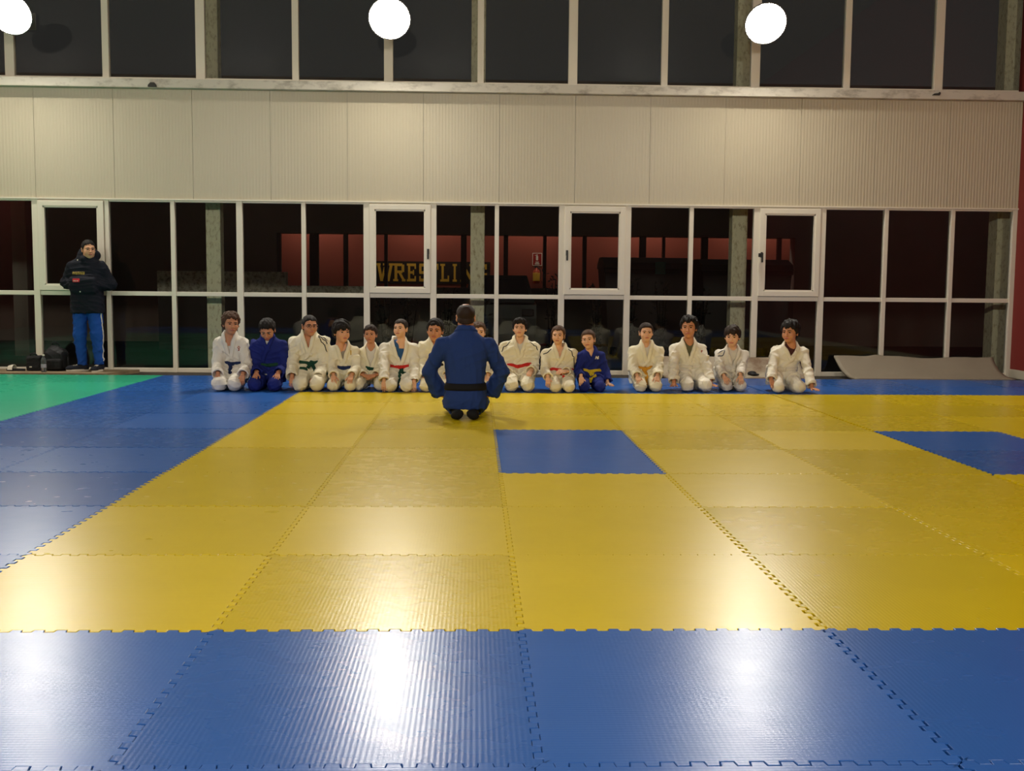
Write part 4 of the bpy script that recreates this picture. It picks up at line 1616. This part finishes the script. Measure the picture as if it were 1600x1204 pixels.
        mb.build('sole', CLOTH['white'], e)
        lc = MB()
        for k in range(4):
            lc.box(-.02, .02, -.075 - .018 * k, -.067 - .018 * k, .074 - .004 * k, .084 - .004 * k, bev=.002)
        lc.build('laces', CLOTH['white'], e)
    return root


standing_man()


# ------------------------------------------------------------------ along the foot of the far wall
M_BOARD = mat_stained('worn_plywood', srgb(150, 130, 100), srgb(104, 88, 68), 3.0, .4, .7, .7, 1.0)
M_GREYMAT = mat('grey_vinyl_mat', srgb(150, 140, 122), 0.6, 0.35, noise=.08, nscale=3, bump=.15, bscale=12)
M_GREYMAT2 = mat_stained('stained_beige_mat', srgb(176, 164, 142), srgb(128, 104, 82), 2.5, .45, .65, .7, 1.0)
M_BAG = mat('black_nylon', srgb(20, 20, 24), 0.6, 0.35, bump=.3, bscale=150)
M_BAG2 = mat('charcoal_nylon', srgb(26, 26, 28), 0.7, 0.3, bump=.3, bscale=150)

pts = [(-7.6, 10.06), (-4.72, 10.06), (-4.50, 10.70), (-7.6, 10.72)]
b = MB()
b.add([(x, y, -.03) for x, y in pts] + [(x, y, .012) for x, y in pts], [(3, 2, 1, 0), (4, 5, 6, 7), (0, 1, 5, 4), (1, 2, 6, 5), (2, 3, 7, 6), (3, 0, 4, 7)])
tag(b.build('plywood_board', M_BOARD), 'flat worn brown board under the standing man by the window', 'board')


def sheet(name, label, x0, x1, prof, m, seed, thick=.03, amp=.012):
    """a soft sheet lying on the floor with its back edge pushed up against the glass"""
    r = np.random.RandomState(seed)
    nx = 40
    P = spline(prof, 14)
    V = np.zeros((nx, len(P), 3))
    for i in range(nx):
        u = i / (nx - 1)
        wob = amp * (math.sin(7 * u + r.uniform(0, .4)) + .6 * math.sin(17 * u + 1.3))
        for k, (y, z) in enumerate(P):
            q = k / (len(P) - 1)
            fold = .018 * math.exp(-((u - .06 - .20 * q) / .035) ** 2) * q
            V[i, k] = (x0 + (x1 - x0) * u + .05 * (1 - q) * (1 if u < .5 else 0) * (.5 - u) - .06 * (1 - u) * q, y, z + wob * q + fold)
    T = V + np.array((0, -.2, 1.0)) / 1.02 * thick
    n = nx * len(P)
    m_ = len(P)
    W = np.concatenate([V.reshape(-1, 3), T.reshape(-1, 3)])
    Q = []
    for i in range(nx - 1):
        for k in range(m_ - 1):
            a, b_, c, d = i * m_ + k, (i + 1) * m_ + k, (i + 1) * m_ + k + 1, i * m_ + k + 1
            Q += [(a, d, c, b_), (a + n, b_ + n, c + n, d + n)]
    for i in range(nx - 1):
        for k in (0, m_ - 1):
            a, b_ = i * m_ + k, (i + 1) * m_ + k
            Q.append((a, b_, b_ + n, a + n) if k == 0 else (a, a + n, b_ + n, b_))
    for k in range(m_ - 1):
        for i in (0, nx - 1):
            a, b_ = i * m_ + k, i * m_ + k + 1
            Q.append((a, a + n, b_ + n, b_) if i == 0 else (a, b_, b_ + n, a + n))
    return tag(link(name, quick_mesh(name, W, Q, [m])), label, 'mat')


sheet('grey_floor_mat', 'long grey mat lying against the right window panes, back edge turned up', 4.66, 6.74, [(10.10, -.022), (10.32, -.012), (10.52, .05), (10.66, .14), (10.73, .215)], M_GREYMAT, 3)
sheet('beige_floor_mat', 'stained beige mat against the glass behind the two rightmost boys', 2.25, 4.12, [(10.06, -.022), (10.34, -.008), (10.56, .07), (10.68, .15), (10.74, .195)], M_GREYMAT2, 5, amp=.006)
# a dark cap left on the beige mat
q = at_depth(1176, 573, 10.32)
f = Field((-.10, -.10, -.02), (.10, .10, .08), .006)
f.put(p_ell((0, .01, .0), (.06, .05, .035)))
f.put(p_box((.02, -.05, -.004), (.05, .04, .008), .006), .012)
f.clip(lambda x, y, z: -.012 - z + 0 * x + 0 * y)
v, qd = f.surface()
tag(link('cap', quick_mesh('cap', v, qd, [M_BAG]), None, (q.x, 10.33, .036)), 'small dark cap lying on the beige mat beside the small boy', 'cap')

# bags, bottle, sandal on the board
q = at_depth(89, 580, 10.50)
t = thing('backpack', 'tall black backpack leaning on the window beside the standing man', 'backpack', (q.x, 10.50, .012))
f = Field((-.2, -.2, -.01), (.2, .2, .36), .008)
f.put(p_box((0, 0, .13), (.135, .10, .13), .06))
f.put(p_ell((-.02, .02, .23), (.105, .085, .09)), .05)
f.wrinkle(.006, 71, .12)
f.clip(lambda x, y, z: .002 - z + 0 * x + 0 * y)
v, qd = f.surface()
link('main_bag', quick_mesh('main_bag', v, qd, [M_BAG]), t)
f2 = Field((-.16, -.22, .0), (.16, 0, .2), .008)
f2.put(p_box((0.01, -.10, .085), (.10, .045, .07), .03))
f2.wrinkle(.004, 72, .1)
v, qd = f2.surface()
link('front_pocket', quick_mesh('front_pocket', v, qd, [M_BAG2]), t)
MB().tube(spline([(-.06, .03, .30), (-.05, .02, .345), (0, .02, .352), (.03, .03, .31)], 12), .008).build('grab_handle', M_BAG2, t)
MB().tube(spline([(.12, .02, .22), (.155, -.03, .12), (.14, -.02, .02)], 12), .010).build('strap', M_BAG2, t)

q = at_depth(56, 580, 10.46)
t = thing('sports_bag', 'small boxy black bag standing left of the water bottle', 'bag', (q.x, 10.46, .012))
f = Field((-.14, -.14, -.01), (.14, .14, .26), .008)
f.put(p_box((0, 0, .09), (.092, .08, .10), .03))
f.wrinkle(.005, 75, .11)
f.clip(lambda x, y, z: .002 - z + 0 * x + 0 * y)
v, qd = f.surface()
link('main_bag', quick_mesh('main_bag', v, qd, [M_BAG2]), t)
MB().tube(spline([(-.05, -.05, .17), (-.03, -.06, .215), (.03, -.06, .215), (.05, -.05, .17)], 12), .007).build('grab_handle', M_BAG, t)
MB().box(-.045, -.015, -.086, -.080, .045, .058).build('badge', CLOTH['white'], t)

M_PET = mat('clear_plastic', (0.9, 0.93, 0.95, 1), 0.08, 0.5)
bs = M_PET.node_tree.nodes['Principled BSDF']
bs.inputs['Transmission Weight'].default_value = .9
bs.inputs['IOR'].default_value = 1.2
q = at_depth(68.5, 581, 10.22)
t = thing('water_bottle', 'clear plastic water bottle with a pale label in front of the bags', 'bottle', (q.x, 10.22, .012))
MB().lathe([(.028, 0), (.032, .006), (.032, .05), (.0295, .056), (.032, .062), (.032, .10), (.030, .105), (.032, .11), (.032, .145), (.026, .17), (.013, .19), (.0125, .205)], 20).build('bottle_body', M_PET, t)
MB().lathe([(.0325, .055), (.0330, .057), (.0330, .098), (.0328, .10)], 20).build('label_band', mat('pale_lilac_label', srgb(168, 164, 178), .5, .4), t)
MB().lathe([(.0145, .203), (.015, .205), (.015, .219), (.014, .221)], 16).build('cap', CLOTH['white'], t)

q = at_depth(26, 579, 10.42)
t = thing('slide_sandal', 'black slide sandal with a white strap lying on the board', 'sandal', (q.x, 10.40, .012), math.radians(82))
so = [(.046 * math.sin(a) * (1 - .15 * math.cos(a)), -.125 * math.cos(a)) for a in np.linspace(0, 2 * math.pi, 25)[:-1]]
n = len(so)
MB().add([(x, y, 0) for x, y in so] + [(x, y, .026) for x, y in so], [tuple(range(n))[::-1], tuple(range(n, 2 * n))] + [(i, (i + 1) % n, (i + 1) % n + n, i + n) for i in range(n)]).build('sole', M_BAG, t)
arc = [(-.05 * math.cos(a), .055, .016 + .055 * math.sin(a)) for a in np.linspace(0, math.pi, 13)]
nn = [(-math.cos(a), .2, math.sin(a)) for a in np.linspace(0, math.pi, 13)]
v, qd = ribbon(arc, nn, .075, .004, 5, sink=.004)
link('strap', quick_mesh('strap', v, qd, [CLOTH['white']]), t)

# dark leftovers of brackets on the sill
for px, py, w_, lb in ((238, 134, .11, 'dark half-round bracket left on the weathered sill, left of the lamps'), (1463, 147, .11, 'small dark bracket on the weathered sill near the right end')):
    q = at_depth(px, py, WALL_Y - .11)
    mb = MB()
    prof = [(-w_ / 2, -.012), (w_ / 2, -.012), (w_ / 2 * .9, .012), (w_ / 2 * .45, .042), (-w_ / 2 * .4, .042), (-w_ / 2 * .95, .010)]
    if px > 1000:
        prof = [(-w_ / 2, -.015), (w_ / 2 * .8, -.015), (w_ / 2, .012), (w_ / 2 * .75, .028), (w_ / 2 * .45, .012), (-w_ / 2 * .5, .006)]
    mb.prism(prof, -.012, .012)
    tag(mb.build('sill_bracket', mat('dark_grey_metal', srgb(66, 64, 60), .7, .3), None, (q.x, WALL_Y - .112, q.z)), lb, 'bracket')

# ------------------------------------------------------------------ outside: columns, courtyard, the building across
M_ASPH = mat('dark_asphalt', srgb(52, 50, 48), .9, .2, noise=.2, nscale=3)
structure(MB().box(-30, 30, WALL_Y + .14, 45, -.4, -.10).build('ground_outside', M_ASPH))
for a, b_, d0, lb in ((-7.28, -7.08, 11.20, 'stained concrete column outside, beyond the left end of the photo'), (-3.745, -3.551, 11.20, 'stained concrete column outside behind the leftmost kneeling boy'),
                      (-.226, -.036, 11.20, 'stained concrete column outside behind the instructor'), (3.309, 3.518, 11.20, 'stained concrete column outside between the second and third right window sashes'),
                      (6.945, 7.165, 11.20, 'broad stained concrete column outside at the right end of the windows')):
    tag(MB().box(a, b_, d0, d0 + .2 + (.06 if a > 6 else 0), -.11, 6.2, bev=.012).build('concrete_column', M_COLUMN), lb, 'column', 'columns outside the glazing')
c0, c1 = at_depth(20, 450, 15.0).x, at_depth(43, 450, 15.0).x
tag(MB().box(c0, c1, 15.0, 15.22, -.11, 3.2, bev=.012).build('concrete_column', mat('grey_render', srgb(120, 118, 110), .9, .2, noise=.1, nscale=6)), 'grey column standing in the dark yard at the left edge', 'column')

FY = 20.0
M_FACADE = mat('dark_facade', srgb(120, 106, 98), .85, .25, noise=.1, nscale=2)
M_REDIN = mat('lit_red_wall', srgb(142, 68, 52), .7, .3, noise=.04, nscale=1)
M_POST = mat('dark_frame', srgb(44, 38, 36), .6, .3)
M_TUBE = mat('strip_light', (1, .95, .85, 1), .5, .3, emit=(1, .93, .82, 1), estr=19.0)
bld = thing('building', 'dark building across the yard with a lit red hall behind its glazing', 'building', (0, FY, -.1))


def bpt(px, py, Y=FY):
    p = at_depth(px, py, Y)
    return p.x, p.z + .1


xa, zt = bpt(432, 366)
xb, _ = bpt(1243, 372)
zb = bpt(700, 449)[1]
_, ztop = bpt(700, 366)
MB().box(-14, 16, 0, .5, ztop, 5.6).build('upper_front', M_FACADE, bld)
MB().box(-14, xa, 0, .4, 0, ztop).build('side_front', M_FACADE, bld)
MB().box(xb, 16, 0, .4, 0, ztop).build('side_front', M_FACADE, bld)
MB().box(xa, xb, 0, .3, 0, zb).build('plinth', mat('grey_plinth', srgb(96, 92, 84), .9, .2, noise=.15, nscale=5), bld)
MB().box(xa - .5, xb + .5, 1.6, 1.7, 0, 4.5).build('inner_wall', M_REDIN, bld)
MB().box(xa - .5, xb + .5, .5, 1.7, ztop + .9, ztop + 1.0).build('inner_ceiling', M_FACADE, bld)
for p0, p1 in ((428, 438), (483, 497), (536, 543), (600, 605), (720, 729), (787, 794), (849, 854), (911, 917), (1000, 1010), (1036, 1040), (1097, 1107), (1216, 1222)):
    MB().box(bpt(p0, 400)[0], bpt(p1, 400)[0], .05, .17, zb, ztop).build('post', M_POST, bld)
for k in range(5):
    x = xa + .6 + k * (xb - xa - 1.2) / 4
    MB().box(x - .65, x + .65, .95, 1.03, ztop + .72, ztop + .80, bev=.01).build('strip_light', M_TUBE, bld)

# banner with slab letters on the inner red wall
BY = FY + 1.585
lx0, lz1 = bpt(588, 411, BY)
lx1 = bpt(615, 411, BY)[0]
lz0 = bpt(600, 439, BY)[1]
bx1 = bpt(766, 411, BY)[0]
ban = thing('banner', 'black banner with yellow slab letters on the red wall across the yard', 'banner', (lx0, BY, lz0 - .1))
LW, LH = (lx1 - lx0), (lz1 - lz0)
MB().box(-.06, bx1 - lx0, 0, .012, -.05, LH + .05).build('cloth', mat('black_banner', srgb(40, 34, 30), .8, .2), ban)
M_LET = mat('yellow_print', srgb(228, 178, 60), .7, .3)


def letter(ch, x, w):
    t, s = .21, .12                                       # stem and serif
    R, D = [], []                                         # rectangles (x0,x1,z0,z1), slanted strokes (xa,za,xb,zb,width)

    def foot(cx, z, hw=.2):
        R.append((cx - hw, cx + hw, z, z + s))
    if ch == 'W':
        D += [(.10, .95, .30, 0, .17), (.30, 0, .50, .8, .13), (.50, .8, .70, 0, .13), (.70, 0, .90, .95, .17)]
        foot(.10, 1 - s, .13)
        foot(.88, 1 - s, .13)
        foot(.5, 1 - s, .12)
    if ch in 'RE':
        R.append((.12, .12 + t, 0, 1))
        foot(.21, 0, .19)
        foot(.21, 1 - s, .19)
    if ch == 'R':
        R += [(.3, .72, 1 - .15, 1), (.3, .72, .46, .60), (.66, .86, .52, .94)]
        D.append((.5, .5, .82, .06, .2))
        foot(.82, 0, .14)
    if ch == 'E':
        R += [(.3, .86, 0, .15), (.3, .86, .85, 1), (.3, .66, .43, .57), (.74, .88, 0, .3), (.74, .88, .7, 1), (.58, .70, .36, .64)]
    if ch == 'S':
        R += [(.14, .86, 0, .16), (.14, .86, .84, 1), (.14, .86, .42, .58), (.12, .33, .48, .94), (.67, .88, .06, .52), (.74, .88, .7, 1), (.12, .26, 0, .3)]
    if ch in 'TLI':
        cx = .5 if ch != 'L' else .3
        R.append((cx - t / 2, cx + t / 2, 0, 1))
        foot(cx, 0, .22)
        foot(cx, 1 - s, .22)
    if ch == 'T':
        R += [(.06, .94, .85, 1), (.06, .2, .66, 1), (.80, .94, .66, 1)]
    if ch == 'L':
        R += [(.3, .9, 0, .15), (.76, .9, 0, .34)]
    if ch == 'N':
        R += [(.12, .30, 0, 1), (.70, .88, 0, 1)]
        D.append((.2, .95, .8, .05, .2))
        foot(.2, 0, .16)
        foot(.8, 1 - s, .16)
    if ch == 'G':
        R += [(.16, .84, 0, .16), (.16, .84, .84, 1), (.12, .33, .06, .94), (.70, .88, .06, .46), (.52, .9, .38, .5), (.74, .88, .7, 1)]
    mb = MB()
    for k_, (x0, x1, z0, z1) in enumerate(R):
        mb.box(x + x0 * w, x + x1 * w, -.010 - .0012 * k_, 0, z0 * LH, z1 * LH)
    for k_, (x0, z0, x1, z1, wd) in enumerate(D):
        h = wd / 2
        mb.prism([(x + (x0 - h) * w, z0 * LH), (x + (x0 + h) * w, z0 * LH), (x + (x1 + h) * w, z1 * LH), (x + (x1 - h) * w, z1 * LH)], -.0205 - .0012 * k_, 0)
    mb.build('letter', M_LET, ban)


for ch, p0, p1 in (('W', 589, 614), ('R', 614, 634.5), ('E', 635.5, 652), ('S', 653, 670), ('T', 670.5, 686), ('L', 686.5, 703.5), ('I', 703, 718), ('N', 718.5, 742), ('G', 743, 763)):
    a_, b_ = bpt(p0, 425, BY)[0] - lx0, bpt(p1, 425, BY)[0] - lx0
    letter(ch, a_, b_ - a_)

# extinguisher with its sign
sx0, sz1 = bpt(832, 395, BY)
sx1, sz0 = bpt(847, 415, BY)
sg = thing('fire_extinguisher_sign', 'red sign with white extinguisher symbol on the wall across the yard', 'sign', (sx0, BY, -.1))
W_, H_ = sx1 - sx0, sz1 - sz0
MB().box(0, W_, 0, .01, sz0, sz1).build('plate', mat('sign_red', srgb(150, 30, 24), .5, .3), sg)
mb = MB()
for r_ in ((0, W_, sz0, sz0 + .012), (0, W_, sz1 - .012, sz1), (0, .012, sz0, sz1), (W_ - .012, W_, sz0, sz1)):
    mb.box(r_[0], r_[1], -.004, 0, r_[2], r_[3])
mb.build('border', CLOTH['white'], sg)
mb = MB()
cx_ = W_ * .48
mb.box(cx_ - .025, cx_ + .025, -.004, 0, sz0 + H_ * .42, sz0 + H_ * .75)
mb.box(cx_ - .012, cx_ + .012, -.004, 0, sz0 + H_ * .75, sz0 + H_ * .88)
mb.box(cx_ - .05, cx_ + .01, -.004, 0, sz0 + H_ * .80, sz0 + H_ * .84)
mb.box(cx_ - .05, cx_ + .055, -.004, 0, sz0 + H_ * .10, sz0 + H_ * .20)
mb.box(cx_ - .035, cx_ + .04, -.004, 0, sz0 + H_ * .24, sz0 + H_ * .32)
mb.build('symbol', CLOTH['white'], sg)
ex, ez = bpt(838, 443, BY - .1)
e = thing('fire_extinguisher', 'yellow-labelled red fire extinguisher hanging under its sign across the yard', 'extinguisher', (ex, BY - .1, ez - .1))
MB().lathe([(.07, 0), (.08, .01), (.08, .26), (.06, .31), (.02, .33), (.018, .37)], 18).build('cylinder', mat('extinguisher_red', srgb(176, 60, 24), .4, .4), e)
MB().lathe([(.0815, .06), (.082, .07), (.082, .24), (.0815, .25)], 18).build('label_band', mat('extinguisher_label', srgb(230, 180, 60), .5, .4), e)
MB().box(-.05, .03, -.015, .015, .36, .40, bev=.005).build('valve', M_HANDLE, e)
MB().tube(spline([(.02, 0, .37), (.09, -.02, .32), (.10, -.03, .2), (.09, -.04, .1)], 12), .010).build('hose', M_HANDLE, e)

# yard: low wall, parked car, waste containers, shrubs
x0, z0 = bpt(372, 424, 17.0)
x1, _ = bpt(447, 424, 17.0)
t = thing('concrete_wall', 'low rough concrete wall in the yard at the left of the red glazing', 'wall', (0, 17.0, -.1))
M_ROUGH = mat_stained('rough_concrete', srgb(196, 190, 172), srgb(96, 90, 78), 14, .45, .7, .95, 1)
zl_ = bpt(400, 462, 17.0)[1]
MB().box(x0 - 1.5, x1, 0, .2, zl_, z0, bev=.01).build('high_part', M_ROUGH, t)
xx, zz_ = bpt(575, 447, 17.0)
MB().box(x1, xx, 0, .2, zl_, zz_, bev=.01).build('low_part', M_ROUGH, t)
MB().box(x0 - 1.5, xx, .05, .25, 0, zl_).build('dark_base', M_ASPH, t)

cxl, cz = bpt(722, 429, 17.6)
cxr, _ = bpt(839, 429, 17.6)
cw = cxr - cxl
t = thing('car', 'dark car parked in the yard, only its roof showing behind the instructor', 'car', ((cxl + cxr) / 2, 17.6, -.1))
M_CAR = mat('dark_car_paint', srgb(58, 62, 60), .45, .4)
M_CGL = mat('car_window', srgb(18, 20, 22), .1, .5)
side = [(0.05, .30), (.02, .62), (.08, .88), (.55, .93), (1.5, .93), (1.95, .82), (2.1, .62), (2.1, .30)]
R90 = Matrix.Rotation(math.pi / 2, 4, 'Z')
MB().prism(side, -cw / 2, cw / 2, R90).build('car_body', M_CAR, t)
bot, top = (.10, 1.6), (.45, 1.2)
hw0, hw1 = cw / 2 * .96, cw / 2 * .76
vs = [(-hw0, bot[0], .92), (hw0, bot[0], .92), (hw0, bot[1], .92), (-hw0, bot[1], .92), (-hw1, top[0], cz), (hw1, top[0], cz), (hw1, top[1], cz), (-hw1, top[1], cz)]
MB().add(vs, [(0, 1, 5, 4), (1, 2, 6, 5), (2, 3, 7, 6), (3, 0, 4, 7), (4, 5, 6, 7)]).build('cabin', M_CAR, t)
vs = [(-hw0 * .86, bot[0] + .05, .99), (hw0 * .86, bot[0] + .05, .99), (hw1 * .9, top[0] - .075, cz - .07), (-hw1 * .9, top[0] - .075, cz - .07)]
MB().add(vs + [(x, y + .02, z) for x, y, z in vs], [(0, 1, 2, 3), (7, 6, 5, 4), (0, 4, 5, 1), (1, 5, 6, 2), (2, 6, 7, 3), (3, 7, 4, 0)]).build('rear_window', M_CGL, t)
for sx in (-1, 1):
    for yy in (.55, 1.65):
        MB().lathe([(.16, -.1), (.30, -.1), (.31, -.07), (.31, .07), (.30, .1), (.16, .1)], 24, Matrix.Translation((sx * (cw / 2 - .1), yy, .31)) @ Matrix.Rotation(math.pi / 2, 4, 'Y')).build('wheel', M_HANDLE, t)
    MB().box(sx * cw * .38 - .12, sx * cw * .38 + .12, -.02, .06, .66, .80, bev=.02).build('tail_light', mat('tail_light_red', srgb(34, 26, 25), .5, .3), t)

for p0, p1, ptop, c, lb in ((944, 1082, 399, (46, 38, 36), 'dark waste container in the yard with a small green sign'), (1097, 1240, 402, (40, 40, 40), 'dark waste container in the yard behind the third right sash')):
    a, z1 = bpt(p0, ptop, 15.6)
    b_, _ = bpt(p1, ptop, 15.6)
    t = thing('waste_container', lb, 'container', ((a + b_) / 2, 15.6, -.1), 0, 'waste containers in the yard')
    hw = (b_ - a) / 2
    mc = mat('container_plastic_%d' % c[2], srgb(*c), .6, .3, noise=.1, nscale=3)
    vs = [(-hw * .86, .05, .18), (hw * .86, .05, .18), (hw * .86, .95, .18), (-hw * .86, .95, .18), (-hw * .98, 0, z1 - .22), (hw * .98, 0, z1 - .22), (hw * .98, 1.05, z1 - .22), (-hw * .98, 1.05, z1 - .22)]
    MB().add(vs, [(3, 2, 1, 0), (0, 1, 5, 4), (1, 2, 6, 5), (2, 3, 7, 6), (3, 0, 4, 7), (4, 5, 6, 7)]).build('bin_body', mc, t)
    lid = [(-.05, 0), (.0, .10), (.35, .20), (.75, .20), (1.05, .08), (1.1, 0)]
    MB().prism([(y, z + z1 - .22) for y, z in lid], -hw, hw, R90).build('lid', mc, t)
    MB().box(-hw, hw, -.04, .0, z1 - .30, z1 - .22, bev=.01).build('rim', mc, t)
    for sx in (-1, 1):
        for yy in (.15, .85):
            MB().lathe([(.03, -.03), (.085, -.03), (.09, 0), (.085, .03), (.03, .03)], 14, Matrix.Translation((sx * hw * .7, yy, .09)) @ Matrix.Rotation(math.pi / 2, 4, 'Y')).build('wheel', M_HANDLE, t)
    if p0 == 944:
        gx0, gz0 = bpt(1024, 428, 15.55)
        gx1, gz1 = bpt(1040, 409, 15.55)
        MB().box(gx0 - (a + b_) / 2, gx1 - (a + b_) / 2, -.05, -.03, gz0, gz1).build('sign_plate', mat('dark_green_plate', srgb(40, 96, 84), .5, .3), t)

M_LEAF = mat('dark_leaf', srgb(26, 28, 22), .6, .3)
M_STEM = mat('dark_stem', srgb(28, 24, 20), .8, .2)
for i, (px, ptop) in enumerate(((602, 448), (640, 450), (697, 444), (752, 449), (862, 428), (935, 446), (985, 440), (1035, 438), (1092, 446))):
    p = at_depth(px, ptop, 12.7)
    h_ = p.z + .1
    where = ['left of the first middle sash', 'under the banner', 'left of the instructor, behind glass', 'right of the instructor column', 'under the extinguisher sign, the tallest',
             'left of the second right sash post', 'in front of the left waste container', 'right of the green sign', 'between the two waste containers'][i]
    t = thing('shrub', 'dark leafy shrub outside the glass, %s' % where, 'shrub', (p.x, 12.7, -.1), 0, 'shrubs outside the glass')
    r = np.random.RandomState(90 + i)
    st = MB()
    lf = MB()
    for k in range(5):
        tip = np.array((r.uniform(-.15, .15), r.uniform(-.12, .12), h_ * r.uniform(.82, 1.0)))
        path = spline([(0, 0, 0), tip * np.array((.4, .4, .5)), tip], 8)
        st.tube(path, .008, 6)
        for m_ in range(26):
            c = path[min(7, int(2 + m_ % 6))] + r.normal(size=3) * .03
            d = r.normal(size=3)
            d[2] = abs(d[2]) * .6
            d /= np.linalg.norm(d)
            sd_ = np.cross(d, r.normal(size=3))
            sd_ /= np.linalg.norm(sd_)
            L_ = r.uniform(.05, .10)
            lf.add([c, c + d * L_ * .5 + sd_ * L_ * .22, c + d * L_, c + d * L_ * .5 - sd_ * L_ * .22], [(0, 1, 2, 3)])
    st.build('stem', M_STEM, t)
    lo_ = lf.build('foliage', M_LEAF, t)
    lo_['kind'] = 'stuff'
